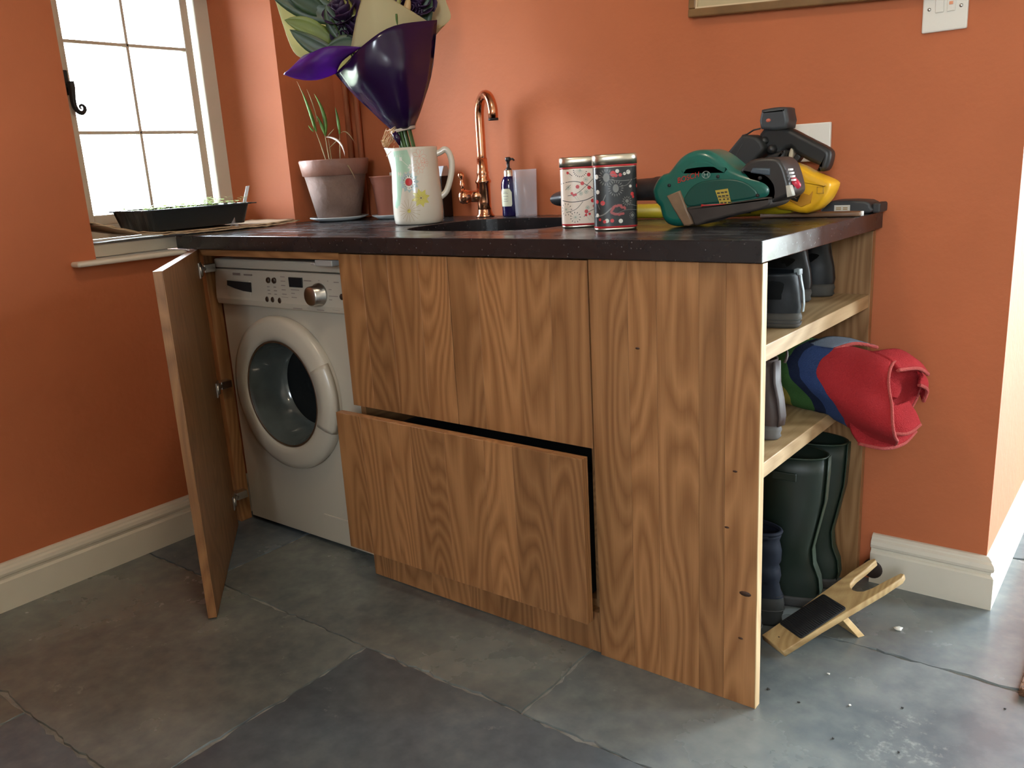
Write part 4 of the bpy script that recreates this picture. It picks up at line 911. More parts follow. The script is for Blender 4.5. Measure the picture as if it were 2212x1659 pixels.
# ================================================================== two storage tins
def tin(name, label, c, ang, hx, hy, h, base_mt, deco):
    c = Vector(c); o = thing(name, label, 'tin', c, 'pair of patterned tins')
    ex = 3.0; N = 72
    def path(k_=1.0, off=0.0):
        P = []
        for i in range(N):
            t = 2*PI*i/N; a, s_ = math.cos(t), math.sin(t); P.append(((hx*k_+off)*math.copysign(abs(a)**(2/ex), a), (hy*k_+off)*math.copysign(abs(s_)**(2/ex), s_)))
        return P
    W_ = lambda p, z: V(c.x+p[0]*math.cos(ang)-p[1]*math.sin(ang), c.y+p[0]*math.sin(ang)+p[1]*math.cos(ang), c.z+z)
    def wallpart(nm, prof_, mt, c0=False, c1=False):
        b = B(); b.rings([[W_(p, z) for p in path(1, off)] for off, z in prof_], 0, c0, c1); return b.build(nm, mt, o)
    wallpart('tin_base', [(-.004, .0005), (-.001, .0015), (-.0005, .004), (-.0015, .0055)], BRASS, True)
    wallpart('red_band', [(-.0015, .0055), (0, .006), (0, .0095)], RED); wallpart('tin_wall', [(0, .0095), (0, h-.027)], base_mt)
    wallpart('red_band', [(0, h-.0255), (.0004, h-.0255), (.0004, h-.022), (-.002, h-.021)], RED)
    wallpart('bare_band', [(0, h-.027), (-.001, h-.0262), (0, h-.0255)], BRASS)
    wallpart('lid', [(-.002, h-.0215), (.0012, h-.0215), (.0012, h-.003), (-.002, h), (-.006, h), (-.010, h-.002)], BRASS, False, True)
    # arc length parameter starting at the side that faces (local -y)
    P = path(); st = min(range(N), key=lambda i: P[i][1]+abs(P[i][0])*.01); P = P[st:]+P[:st]; cum = [0]
    for i in range(N): cum.append(cum[-1]+math.dist(P[i], P[(i+1) % N]))
    def f(u, v, off):
        u %= cum[-1]; lo = 0
        while cum[lo+1] < u: lo += 1
        t = (u-cum[lo])/(cum[lo+1]-cum[lo]); p, q = P[lo], P[(lo+1) % N]; x, y = p[0]+(q[0]-p[0])*t, p[1]+(q[1]-p[1])*t
        nx, ny = q[1]-p[1], -(q[0]-p[0]); l = math.hypot(nx, ny) or 1
        return W_((x+nx/l*off, y+ny/l*off), max(.010, min(h-.0275, v)))
    dd = Decal(f); mats_ = deco(dd); dd.b.build('printed_pattern', mats_, o); return o
PALEGREY = M('pale_grey_print', (.62, .60, .54, 1), .35)
def deco_white(d):      # 0 red 1 dark 2 grey
    for pts, wd in (([(-.045, .062), (-.02, .058), (.01, .061), (.035, .070), (.07, .072)], .0016), ([(-.05, .098), (-.02, .103), (.0, .100), (.02, .090), (.05, .068)], .0014), ([(-.03, .072), (-.01, .076), (.01, .090), (.03, .108)], .0011), ([(-.035, .035), (-.012, .042), (.004, .058)], .001), ([(.005, .024), (.015, .034), (.035, .042)], .0011), ([(-.035, .085), (-.022, .096)], .0009), ([(-.03, .125), (-.018, .115)], .0013)): d.line(pts, wd, 1)
    for u, v in ((.004, .098), (-.007, .091), (.019, .088), (.019, .116), (.026, .059), (.030, .047), (.011, .036), (.010, .028), (.018, .030), (-.020, .077), (-.012, .074), (-.016, .073), (-.028, .122), (.045, .1), (.05, .085), (.042, .03)):
        d.line([(u, v), (u+.008, v-.012)], .0005, 2); d.disc(u, v, .0042 if v > .03 and u > -.01 else .003, None, 0, 16)
    for u, v, r in ((.012, .106), (.012, .079), (.0, .076), (.014, .044), (-.028, .09), (.04, .12)) and [(.012, .106, .005), (.012, .079, .0045), (.0, .076, .004), (.014, .044, .004), (-.028, .09, .005), (.04, .12, .005)]: d.spray(u, v, 9, r, 2); d.disc(u, v, r*.45, None, 2, 10)
    for u, v, r, a, b_ in ((.0, .127, .016, PI, 2*PI), (-.014, .024, .012, 0, 2*PI), (-.035, .042, .014, 0, 2*PI), (.055, .055, .014, 0, 2*PI)): d.spray(u, v, 11, r, 2, 1, .0013, a, b_); d.disc(u, v, .002, None, 2, 8)
    return [RED, DARKP, M('sage_print', (.33, .36, .29, 1), .4)]
def deco_dark(d):       # 0 red 1 grey 2 pale
    for pts, wd in (([(-.03, .112), (-.008, .104), (.02, .102), (.05, .106)], .0012), ([(.006, .090), (.022, .093), (.034, .104)], .001), ([(-.05, .030), (-.028, .034), (-.010, .048)], .0026), ([(-.032, .055), (-.022, .075)], .0016), ([(-.05, .08), (-.04, .055), (-.036, .045)], .001), ([(.022, .055), (.04, .05), (.055, .048)], .001), ([(-.015, .116), (.01, .114), (.03, .123)], .001), ([(.0, .035), (.02, .042), (.05, .04)], .0008)): d.line(pts, wd, 1)
    for u, v, r in ((-.020, .110, .009), (-.001, .087, .0085)):
        d.disc(u, v, r*.75, r, 1, 24); d.petals(u, v, 18, r*1.15, r*2.05, .0020, 1)
    for u, v, r in ((.022, .060, .011), (.034, .030, .008)): d.disc(u, v, .0038, None, 1, 12); d.petals(u, v, 12, .005, r, .0018, 1)
    for u, v, r in ((-.006, .117, .006), (.0, .113, .0035), (.009, .114, .0035), (-.029, .058, .005), (-.042, .061, .004), (-.036, .024, .003), (-.026, .0195, .0035), (-.010, .021, .004), (.034, .074, .004), (.036, .068, .003), (.05, .09, .004)): d.disc(u, v, r, None, 0, 16)
    for u, v, r in ((.003, .122, .004), (.018, .116, .0032), (.026, .119, .0045), (-.042, .112, .005), (-.040, .081, .0045), (-.021, .021, .0045), (.008, .0195, .0045), (.030, .090, .003), (-.042, .033, .004)): d.disc(u, v, r, None, 2, 16)
    rnd = random.Random(2)
    for i in range(26):
        t = i/25*5.2+.3; rr_ = .013+.002*rnd.uniform(-1, 1); d.disc(.003+rr_*1.0*math.cos(t), .044+rr_*.72*math.sin(t)-.002, .0028, None, 3, 9)
    return [RED, M('dim_grey_print', (.16, .16, .15, 1), .4), PALEGREY, M('brick_print', (.30, .05, .05, 1), .4)]
tin('storage_tin', 'pale cream tin with red berry pattern, left of the two tins', (-.535, .262, T), .60, .045, .033, .156, M('cream_tin_print', (.72, .60, .50, 1), .28), deco_white)
tin('storage_tin', 'dark slate tin with red and grey flower pattern, right of the two tins', (-.405, .197, T), .62, .046, .034, .157, M('slate_tin_print', (.020, .023, .026, 1), .25), deco_dark)

# ================================================================== seed tray on cardboard in the window recess
CARD = M('brown_cardboard', (.40, .27, .16, 1), .85, var=.15, scale=12); CARDE = M('torn_cardboard_edge', (.50, .37, .24, 1), .9, var=.25, scale=60)
cb = thing('cardboard_sheet', 'torn warped sheet of brown cardboard under the seed tray on the window board', 'cardboard', (-1.86, .09, .912))
def cz(y): 
    P = [(-.26, .962), (-.20, .944), (-.13, .924), (-.06, .9155), (.02, .912), (.1, .9115), (.22, .911), (.33, .911), (.41, .918)]
    for (a, za), (b_, zb) in zip(P, P[1:]):
        if y <= b_: return za+(zb-za)*(y-a)/(b_-a)
    return P[-1][1]
for k, (dz, xn, nm) in enumerate(((0, -1.755, 'card_layer'), (.0045, -1.772, 'card_layer'))):
    b = B(); rs = []
    for i in range(41):
        y = -.245+.645*i/40-(k*.01); xe = xn+.010*noise.noise(V(y*22, k*5, 0))+.006*noise.noise(V(y*60, k*5, 1))+(.035 if y > .05 else .0)*min(1, (y-.05)*4)+.02*(y < -.1)*(-.1-y)*5
        row = []
        for j in range(9):
            t = j/8; x = xe+(-1.96-xe)*t; f_ = 1
            z = max(cz(y), .9065 if x < L else T+.001)+dz+.0018*noise.noise(V(x*20, y*20, k))+(.003*noise.noise(V(y*50, 2, k)) if j == 0 else 0)
            row.append(V(x, y, z))
        rs.append(row)
    b.rings(rs, 0, False, False, False); o = b.build(nm, [CARD, CARDE], cb)
    md = o.modifiers.new('thickness', 'SOLIDIFY'); md.thickness = .003; md.offset = 1; md.material_offset_rim = 1
TZ = .9255
ty0, ty1, tx0, tx1 = -.088, .262, -1.985, -1.775
tr = thing('seed_tray', 'black plastic seed tray of tiny seedlings in front of the window', 'tray', (-1.88, .09, TZ))
TRAY = M('black_tray_plastic', (.012, .015, .016, 1), .42)
def rr_(x0, x1, y0, y1, r, rib=0):
    P = []
    for cx, cy, a0 in ((x1-r, y1-r, 0), (x0+r, y1-r, PI/2), (x0+r, y0+r, PI), (x1-r, y0+r, PI*1.5)):
        for i in range(5): a = a0+PI/2*i/4; P.append((cx+r*math.cos(a), cy+r*math.sin(a)))
    Q = []
    for i in range(len(P)):   # subdivide so that the short sides can carry ribs
        a, c = P[i], P[(i+1) % len(P)]; n_ = max(1, int(math.dist(a, c)/.012))
        for k in range(n_):
            x, y = a[0]+(c[0]-a[0])*k/n_, a[1]+(c[1]-a[1])*k/n_
            if rib and abs(y-y0) < 1e-6: y += rib*(1 if math.sin((x-x0)*2*PI/.052) > 0 else 0)
            if rib and abs(y-y1) < 1e-6: y -= rib*(1 if math.sin((x-x0)*2*PI/.052) > 0 else 0)
            Q.append((x, y))
    return Q
b = B(); RB = .006
lv = lambda e, z, rib=RB: [V(x, y, z) for x, y in rr_(tx0-e, tx1+e, ty0-e, ty1+e, .022+e*.3, rib)]
def lv2(e, z, rib=RB):     # same vertex count at every level: scale the base outline
    base = rr_(tx0, tx1, ty0, ty1, .022, rib); cx, cy = (tx0+tx1)/2, (ty0+ty1)/2; kx, ky = 1+2*e/(tx1-tx0), 1+2*e/(ty1-ty0)
    return [V(cx+(x-cx)*kx, cy+(y-cy)*ky, z) for x, y in base]
b.rings([lv2(-.014, TZ), lv2(0, TZ+.056), lv2(.009, TZ+.057), lv2(.0095, TZ+.061), lv2(-.001, TZ+.061), lv2(-.014, TZ+.010)], 0, True, True, True, False)
b.build('tray_shell', TRAY, tr)
b = B(); b.box(tx1-.05, tx1+.002, ty1+.004, ty1+.020, TZ+.057, TZ+.060, bev=.001); b.build('tray_lip', TRAY, tr)
b = B(); b.rings([lv2(-.005, TZ+.045), lv2(-.05, TZ+.047)], 0, False, True); b.build('compost', SOIL, tr)
rnd = random.Random(11); b = B()
for k in range(130):
    x, y = rnd.uniform(tx0+.012, tx1-.008), rnd.uniform(ty0+.01, ty1-.012); h = rnd.uniform(.012, .024)*(1.5 if y > .16 else 1); a = rnd.random()*6.28
    top = V(x+.004*math.cos(a), y+.004*math.sin(a), TZ+.045+h); b.tube([(x, y, TZ+.044), top], .0006, 4)
    for s_ in (-1, 1):
        c = top+V(math.cos(a)*.006*s_, math.sin(a)*.006*s_, .001); b.face([c+V(.0055*math.cos(q), .0055*math.sin(q), .0015*math.cos(q-a)*s_) for q in [i*PI/3 for i in range(6)]], 0)
tag(b.build('seedlings', translucent('pale_seedling', (.36, .46, .20), (.5, .62, .25), .4, .5, .2), tr), kind='stuff')
lbl = thing('plant_label', 'white plastic plant label standing at the right end of the seed tray', 'label', (-1.80, .245, .97))
b = B(); b.rings([[V(-1.795, .238, .968), V(-1.795, .250, .968), V(-1.793, .250, .968), V(-1.793, .238, .968)], [V(-1.79, .262, 1.036), V(-1.79, .274, 1.037), V(-1.788, .274, 1.037), V(-1.788, .262, 1.036)]], 0, True, True, True, False); b.build('tag_strip', translucent('white_label', (.8, .8, .78), (.8, .8, .8), .4), lbl)
cu = thing('suction_cup', 'small clear plastic suction cup lying on the cardboard before the seed tray', 'suction cup', (-1.735, .165, .918))
mc = Matrix.Translation((-1.738, .180, .9195)) @ Matrix.Rotation(.9, 4, 'X') @ Matrix.Rotation(-.5, 4, 'Y')
b = B(); b.lathe([(.004, .0), (.006, .004), (.006, .009), (.004, .011), (.008, .014), (.017, .020), (.0185, .022), (.017, .0215), (.007, .016), (0, .015)], (0, 0, 0), 28, mat=mc); b.build('cup', FROST, cu)

# ================================================================== green leaf blower
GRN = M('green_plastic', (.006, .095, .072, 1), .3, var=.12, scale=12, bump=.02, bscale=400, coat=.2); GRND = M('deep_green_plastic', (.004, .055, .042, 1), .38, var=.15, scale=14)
lbw = thing('leaf_blower', 'green and black cordless leaf blower lying on the worktop behind the tins', 'leaf blower', (-.2, .285, T))
green = [(-.305, 1.02), (-.296, 1.028), (-.287, 1.038), (-.277, 1.048), (-.264, 1.056), (-.25, 1.061), (-.233, 1.063), (-.216, 1.061), (-.2, 1.054), (-.186, 1.045), (-.17, 1.032), (-.156, 1.023), (-.14, 1.016), (-.125, 1.011), (-.109, 1.007), (-.094, 1.002), (-.082, .994), (-.075, .983), (-.076, .969), (-.085, .960), (-.098, .957), (-.105, .948), (-.123, .942), (-.177, .931), (-.233, .919), (-.264, .912), (-.279, .9095), (-.297, .911), (-.311, .918), (-.32, .931), (-.325, .951), (-.334, .959), (-.341, .98), (-.339, .993), (-.328, 1.009), (-.316, 1.018)]
gp_ = smoothpoly(green, 2)
b = B(); b.pillow(gp_, .235, .335, .017, 5); b.build('housing', GRN, lbw)
def plate(pts, d0, d1, name, mt, parent, r=.003, k=3, lab=None):
    b = B(); b.pillow(smoothpoly(pts, k) if k > 1 else pts, d0, d1, r, 3); o = b.build(name, mt, parent)
    if lab: o['label'] = lab
    return o
plate([(-.271, 1.017), (-.264, 1.031), (-.250, 1.042), (-.230, 1.047), (-.208, 1.043), (-.188, 1.032), (-.168, 1.019), (-.209, 1.021), (-.242, 1.020)], .2345, .26, 'fan_scoop', GRN, lbw, .008)
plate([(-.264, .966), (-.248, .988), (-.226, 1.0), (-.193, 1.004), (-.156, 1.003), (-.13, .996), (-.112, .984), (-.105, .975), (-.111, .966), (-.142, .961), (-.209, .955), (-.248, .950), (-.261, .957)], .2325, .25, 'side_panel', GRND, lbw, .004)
plate([(-.257, .949), (-.209, .954), (-.142, .960), (-.083, .967), (-.077, .961), (-.081, .950), (-.103, .942), (-.155, .932), (-.209, .920), (-.237, .9125), (-.247, .930)], .231, .339, 'grip_keel', M('worn_black_rubber', (.035, .028, .024, 1), .5, var=.3, scale=20), lbw, .005)
plate([(-.301, .974), (-.271, .984), (-.254, .945), (-.240, .918), (-.250, .9115), (-.262, .912), (-.283, .943)], .229, .30, 'brown_tape', M('brown_tape', (.17, .105, .06, 1), .5, var=.2, scale=30), lbw, .004, 1, 'strip of brown tape')
plate([(-.141, 1.022), (-.125, 1.036), (-.105, 1.040), (-.077, 1.040), (-.064, 1.034), (-.055, 1.021), (-.047, .997), (-.043, .980), (-.045, .970), (-.055, .963), (-.075, .956), (-.087, .954), (-.080, .964), (-.080, .983), (-.088, .996), (-.104, 1.005), (-.14, 1.012)], .2375, .328, 'battery', M('battery_black', (.022, .020, .019, 1), .42, var=.2, scale=20), lbw, .007, 2)
plate([(-.117, 1.023), (-.082, 1.021), (-.082, 1.007), (-.121, 1.013)], .2345, .31, 'release_clip', M('blue_grey_plastic', (.055, .075, .095, 1), .4), lbw, .004, 1, 'blue grey battery clip')
b = B(); b.lathe([(0, -.004), (.009, -.003), (.011, 0), (.011, .006)], (0, 0, 0), 20, cap1=False, mat=Matrix.Translation((-.0405, .262, .994)) @ Matrix.Rotation(-.3, 4, 'Y') @ Matrix.Rotation(1.15, 4, 'Y') @ Matrix.Diagonal((1.35, .7, -1, 1))); o = b.build('release_button', M('red_button', (.55, .02, .05, 1), .35), lbw); o['label'] = 'red button on the battery'
WL = M('white_mark', (.8, .8, .78, 1), .4)
for i in range(4):
    b = B(); x, z = -.0455+.0022*i, 1.0165-.0065*i; b.box(x-.0018, x+.0030, .238+.004*0, .2525, z-.0019, z+.0019, bev=.0004); b.build('level_mark', WL, lbw)
plate([(-.050, .987), (-.042, .988), (-.036, .968), (-.047, .965)], .2345, .25, 'paper_tag', M('scuffed_label', (.42, .40, .34, 1), .6, var=.3, scale=60), lbw, .001, 1, 'scuffed pale sticker')
plate([(-.193, .982), (-.166, .985), (-.158, .954), (-.182, .953)], .2318, .24, 'rating_label', M('yellow_rating_label', (.38, .28, .04, 1), .5), lbw, .0003, 1, 'yellow rating label')
b = B(); rnd = random.Random(4)
for i in range(4):
    for j in range(3):
        u = .10+.3*j; v = .1+.22*i; x = -.193+.027*u+(.011)*v+.0005; z = .982-.029*v+.003*u*(1-v)
        b.box(x, x+.0068-.0015*rnd.random()*2, .2316, .2322, z-.0042, z-.0012)
b.box(-.190, -.161, .2315, .2322, .9675, .9683)
b.build('label_print', DARKP, lbw)
text_mesh('lettering', 'BOSCH', .0155, frame4((-.277, .2330, .9985), (1, 0, .24), (0, 0, 1)), M('red_lettering', (.42, .02, .015, 1), .4), lbw)
b = B(); ec = V(-.213, .2322, 1.0135); b.tube([ec+V(.0085*math.cos(2*PI*i/30), 0, .0068*math.sin(2*PI*i/30)) for i in range(30)], .0006, 6, closed=True)
b.box(ec.x-.0048, ec.x-.0036, ec.y-.0004, ec.y+.0006, ec.z-.0045, ec.z+.0045); b.box(ec.x+.0036, ec.x+.0048, ec.y-.0004, ec.y+.0006, ec.z-.0045, ec.z+.0045); b.box(ec.x-.0036, ec.x+.0036, ec.y-.0004, ec.y+.0006, ec.z-.0007, ec.z+.0007)
b.build('emblem', M('grey_emblem', (.25, .32, .28, 1), .4), lbw)
b = B(); b.tube([(-.222, .2315, .9525), (-.216, .2315, .953), (-.170, .2315, .955)], [.0032, .0013, .0008], 8); b.build('pointer_mark', M('red_mark', (.45, .03, .03, 1), .4), lbw)
plate([(-.104, 1.0305), (-.087, 1.0345), (-.072, 1.0335), (-.090, 1.0285)], .246, .262, 'badge', M('orange_badge', (.65, .30, .06, 1), .4), lbw, .001, 1, 'small orange badge')
for x, z in ((-.188, 1.009), (-.101, 1.003), (-.105, .970), (-.296, .995)):
    b = B(); b.lathe([(0, -.0005), (.0034, -.0005), (.0036, .004)], (x, .2325, z), 10, 0, 'y', cap1=False); b.build('screw_hole', BLACKM, lbw)
b = B(); ax0 = V(-.325, .287, .986); ax1 = V(-.405, .305, .985); ax2 = V(-.56, .352, .979); ax3 = V(-.640, .383, .968); 
def ovals(P, seg=24):
    rs = []
    for c, ra, rb, ax in P:
        ax = Vector(ax).normalized(); sd_ = ax.cross(V(0, 0, 1)).normalized(); u_ = sd_.cross(ax)
        rs.append([c+sd_*ra*math.cos(2*PI*i/seg)+u_*rb*math.sin(2*PI*i/seg) for i in range(seg)])
    return rs
axd = (-.9, .26, -.02)
b.rings(ovals([(V(-.310, .283, .986), .030, .030, axd), (ax0, .0305, .0305, axd), (V(-.330, .288, .986), .0275, .0275, axd), (V(-.355, .293, .986), .0265, .0265, axd), (V(-.357, .2935, .986), .0245, .0245, axd), (ax1, .0235, .0235, axd), (ax2, .022, .020, axd), (V(-.63, .380, .971), .034, .016, axd), (V(-.674, .394, .966), .042, .0185, axd), (V(-.673, .394, .966), .038, .0155, axd), (V(-.60, .37, .972), .03, .012, axd)])); b.build('blower_tube', M('worn_black_tube', (.022, .022, .024, 1), .42, var=.3, scale=18), lbw)
b = B(); b.lathe([(0, -.004), (.0065, -.003), (.008, .002)], (-.341, .2655, .974), 16, 0, 'y', cap1=False, mat=Matrix.Diagonal((1, 1, 1.2, 1))); o = b.build('tube_button', M('pink_red_button', (.55, .06, .09, 1), .35), lbw); o['label'] = 'pinkish red catch on the tube'

# ================================================================== yellow and black garden tool behind it
YEL = M('yellow_plastic', (.70, .36, .012, 1), .35, var=.08, scale=10); YTUBE = M('lemon_tube', (.62, .50, .02, 1), .4, var=.12, scale=14)
gt = thing('garden_tool', 'yellow and black cordless garden tool with grey battery propped behind the leaf blower', 'power tool', (-.2, .48, T))
b = B(); yh = [(-.118, 1.025), (-.072, 1.002), (-.034, .985), (-.029, .974), (-.036, .956), (-.048, .938), (-.075, .920), (-.113, .926), (-.150, .938), (-.150, 1.00)]
b.pillow(smoothpoly(yh, 2), .425, .505, .012, 4); b.build('yellow_body', YEL, gt)
plate([(-.102, .972), (-.070, .958), (-.062, .966), (-.066, .942), (-.086, .934), (-.112, .948)], .4235, .43, 'body_recess', M('deep_yellow', (.42, .18, .006, 1), .5), gt, .001, 1)
plate([(-.109, .972), (-.087, .960), (-.094, .945), (-.114, .953)], .4225, .43, 'warning_label', M('black_label', (.012, .010, .009, 1), .4), gt, .0004, 1, 'black warning label')
b = B()
for i in range(3): b.box(-.106+.003*i, -.094+.003*i-.002*i, .4222, .4227, .9640-.0050*i, .9652-.0050*i, mat=Matrix.Translation((-.10, 0, .96)) @ Matrix.Rotation(.5, 4, 'Y') @ Matrix.Translation((.10, 0, -.96)))
b.build('label_print', GREYP, gt)
b = B()
for bxx in ((-.054, -.040, .974, .9752), (-.054, -.040, .961, .9622), (-.054, -.0528, .961, .9752), (-.0412, -.040, .961, .9752)): b.box(bxx[0], bxx[1], .4238, .427, bxx[2], bxx[3])
b.build('moulded_square', M('ochre_mark', (.35, .18, .01, 1), .5), gt)
b = B(); b.tube([(-.555, .472, T+.0185), (-.30, .474, T+.0185), (-.16, .47, T+.024), (-.12, .465, T+.030)], [.0175, .0175, .0185, .018], 24); b.build('yellow_tube', YTUBE, gt)
b = B(); b.lathe([(.0, -.004), (.0185, -.004), (.019, .012)], (-.553, .472, T+.0192), 24, 0, 'x', cap1=False); b.build('tube_end_cap', BLACKP, gt)
hnd = [(-.196, 1.100), (-.178, 1.104), (-.160, 1.103), (-.135, 1.096), (-.106, 1.080), (-.065, 1.058), (-.052, 1.049), (-.047, 1.038), (-.051, 1.016), (-.058, 1.005), (-.070, 1.004), (-.077, 1.007), (-.072, 1.017), (-.089, 1.024), (-.112, 1.037), (-.126, 1.046), (-.133, 1.056), (-.150, 1.050), (-.158, 1.036), (-.185, 1.036), (-.190, 1.055), (-.208, 1.079)]
BLK = M('black_tool_plastic', (.012, .012, .0125, 1), .42, var=.15)
b = B(); b.pillow(smoothpoly(hnd, 2), .482, .522, .010, 4); b.build('handle', BLK, gt)
b = B(); b.pillow(smoothpoly([(-.124, 1.044), (-.113, 1.037), (-.120, 1.026), (-.133, 1.012), (-.145, 1.005), (-.152, 1.012), (-.140, 1.020)], 3), .490, .514, .004, 3); b.build('trigger_guard', BLK, gt)
b = B(); b.pillow(smoothpoly([(-.158, 1.050), (-.140, 1.052), (-.146, 1.020), (-.130, .99), (-.150, .96), (-.19, .96), (-.20, 1.0), (-.188, 1.04)], 3), .47, .515, .008, 3); b.build('neck', BLK, gt)
plate([(-.136, 1.055), (-.130, 1.052), (-.131, 1.036), (-.141, 1.033)], .488, .512, 'trigger', M('bone_trigger', (.50, .44, .32, 1), .4), gt, .003, 2, 'pale trigger')
b = B(); b.pillow(smoothpoly([(-.197, 1.135), (-.192, 1.141), (-.159, 1.143), (-.143, 1.141), (-.140, 1.133), (-.139, 1.098), (-.197, 1.100)], 2), .470, .530, .008, 4); b.build('battery', M('dark_grey_battery', (.035, .038, .042, 1), .5, var=.1), gt)
b = B(); b.lathe([(0, -.003), (.0045, -.0028), (.0058, .002)], (-.179, .4705, 1.117), 16, 0, 'y', cap1=False, mat=Matrix.Diagonal((1, 1, .75, 1))); o = b.build('battery_button', M('orange_red_button', (.50, .12, .07, 1), .4), gt); o['label'] = 'orange red battery button'
b = B(); pad = [(-.274, 1.045), (-.255, 1.068), (-.238, 1.086), (-.230, 1.090), (-.2, 1.084), (-.183, 1.060), (-.199, 1.038), (-.220, 1.021), (-.248, 1.015), (-.274, 1.022)]
b.pillow(smoothpoly(pad, 2), .455, .512, .007, 3); b.build('motor_cover', M('matt_black_rubber', (.012, .0115, .011, 1), .6, var=.2), gt)
b = B(); b.box(-.2445, -.2435, .4545, .456, 1.025, 1.075, mat=Matrix.Translation((-.244, 0, 1.05)) @ Matrix.Rotation(.55, 4, 'Y') @ Matrix.Translation((.244, 0, -1.05))); b.build('cover_seam', M('seam_grey', (.05, .047, .043, 1), .6), gt)
b = B(); b.tube([(-.238, .47, 1.089), (-.226, .468, 1.091), (-.210, .466, 1.099), (-.195, .466, 1.101)], .0018, 6); b.build('strap', BLK, gt)
b = B(); b.lathe([(0, -.008), (.006, -.006), (.009, 0), (.009, .02)], (-.191, .478, 1.075), 18, 0, 'y', cap1=False); b.build('pivot_knob', BLK, gt)
b = B(); b.lathe([(0, -.008), (.007, -.006), (.010, 0), (.010, .02)], (-.172, .472, 1.056), 18, 0, 'y', cap1=False); b.build('pivot_knob', BLK, gt)
plate([(-.30, 1.005), (-.19, 1.012), (-.13, 1.0), (-.14, .94), (-.26, .93), (-.31, .96)], .440, .500, 'motor_body', M('brown_black_body', (.020, .016, .013, 1), .5, var=.2), gt, .012)
b = B(); b.tube([(-.22, .47, T+.012), (-.22, .47, .945)], .018, 12); b.build('rear_foot', BLK, gt)

ch = thing('battery_charger', 'dark grey battery charger with a small white label by the wall', 'charger', (-.04, .60, T))
b = B(); b.pillow(smoothpoly([(-.085, T+.0008), (.012, T+.0008), (.016, T+.015), (.004, T+.027), (-.066, T+.029), (-.085, T+.018)], 2), .565, .64, .005, 3); b.build('charger_case', M('charger_grey', (.035, .037, .040, 1), .5, var=.1), ch)
b = B(); b.box(-.061, -.027, .5640, .566, T+.004, T+.0195); o = b.build('label', M('off_white_label', (.62, .58, .50, 1), .6), ch); o['label'] = 'small off white label'
b = B()
for x0_, x1_ in ((-.057, -.046), (-.042, -.032)):
    for z in (T+.009, T+.0125): b.box(x0_, x1_, .5637, .5645, z, z+.0022)
b.build('label_print', M('brown_print', (.35, .22, .08, 1), .5), ch)
b = B(); b.box(.0165, .034, .575, .635, T+.0008, T+.022, bev=.004); b.build('charger_foot', M('charger_dark', (.03, .03, .031, 1), .6), ch)
st = thing('wooden_slat', 'flat brown wooden slat with a pale rounded tip lying across the worktop corner', 'slat', (-.09, .49, T))
ms_ = Matrix.Translation((-.19, .475, T+.0008)) @ Matrix.Rotation(.10, 4, 'Z')
b = B(); b.pillow([(0, -.02), (.185, -.018), (.205, -.012), (.212, 0), (.205, .012), (.185, .018), (0, .02)], 0, .010, .003, 3, f=lambda a, c, d: ms_ @ V(a, c, d)); b.build('slat_body', M('brown_varnished_slat', (.13, .062, .028, 1), .5, var=.2, scale=15), st)
b = B(); b.lathe([(0, 0), (.004, .0005), (.004, .010), (0, .0105)], ms_ @ V(.2095, -.001, 0), 12); o = b.build('slat_tip', WL, st); o['label'] = 'white tip'

# ================================================================== shoes and boots
def ring_foot(z, xb, xf, hw, toe=.62, n=28, cy=0.0):
    """egg shaped outline: heel at +x (xb), toe at -x (xf)"""
    P = []
    for i in range(n):
        t = 2*PI*i/n; c, s_ = math.cos(t), math.sin(t); x = (xb+xf)/2+(xb-xf)/2*c; k = .88+.12*math.cos(t+PI) if xb-xf > .14 else 1; c = math.copysign(abs(c)**.8, c)
        P.append(V(x, cy+hw*k*math.copysign(abs(s_)**.85, s_), z))
    return P
def footwear(name, label, cat, pos, heading, upper, sole, mats, group=None, open_top=True, hz=None, scale=1.0):
    o = thing(name, label, cat, pos, group)
    tf = Matrix.Translation(pos) @ Matrix.Rotation(heading, 4, 'Z') @ Matrix.Scale(scale, 4)
    b = B(); b.rings([[tf @ p for p in ring_foot(*r)] for r in sole], 0, True, True); b.build('sole', mats[1], o)
    rs = [[tf @ p for p in ring_foot(*r)] for r in upper]
    b = B()
    zt, xb, xf, hw = upper[-1][:4]
    rs.append([tf @ p for p in ring_foot(zt-.001, xb-.004, xf+.004, hw-.004)])
    rs.append([tf @ p for p in ring_foot(zt-.05 if zt < .2 else zt-.12, xb-.006, xf+.006, hw-.006)])
    b.rings(rs, 0, False, True); b.build('upper', mats[0], o)
    return o, tf
LEA = M('black_leather', (.008, .010, .012, 1), .5, spec=.25, var=.25, scale=25, bump=.05, bscale=120); SOLE1 = M('grey_brown_rubber', (.045, .041, .034, 1), .75, var=.2, scale=30); SOLE2 = M('dark_rubber', (.035, .034, .032, 1), .7, var=.2, scale=30)
PIPING = M('pale_piping', (.20, .23, .24, 1), .5)
up_shoe = [(.022, 0, -.27, .046), (.040, .003, -.262, .045), (.065, 0, -.20, .043), (.085, -.003, -.165, .041), (.100, -.006, -.135, .040), (.106, -.007, -.125, .040)]
so_shoe = [(.0006, -.002, -.278, .046), (.006, .003, -.282, .049), (.012, .0005, -.28, .0475), (.020, .004, -.279, .049), (.029, .001, -.275, .047)]
def shoe(label, pos, hd, sc=1.0, grp='black shoes on the top shelf', ups=None, mats=None):
    o, tf = footwear('shoe', label, 'shoe', pos, hd, ups or up_shoe, so_shoe, mats or (LEA, SOLE1), grp, scale=sc)
    return o, tf
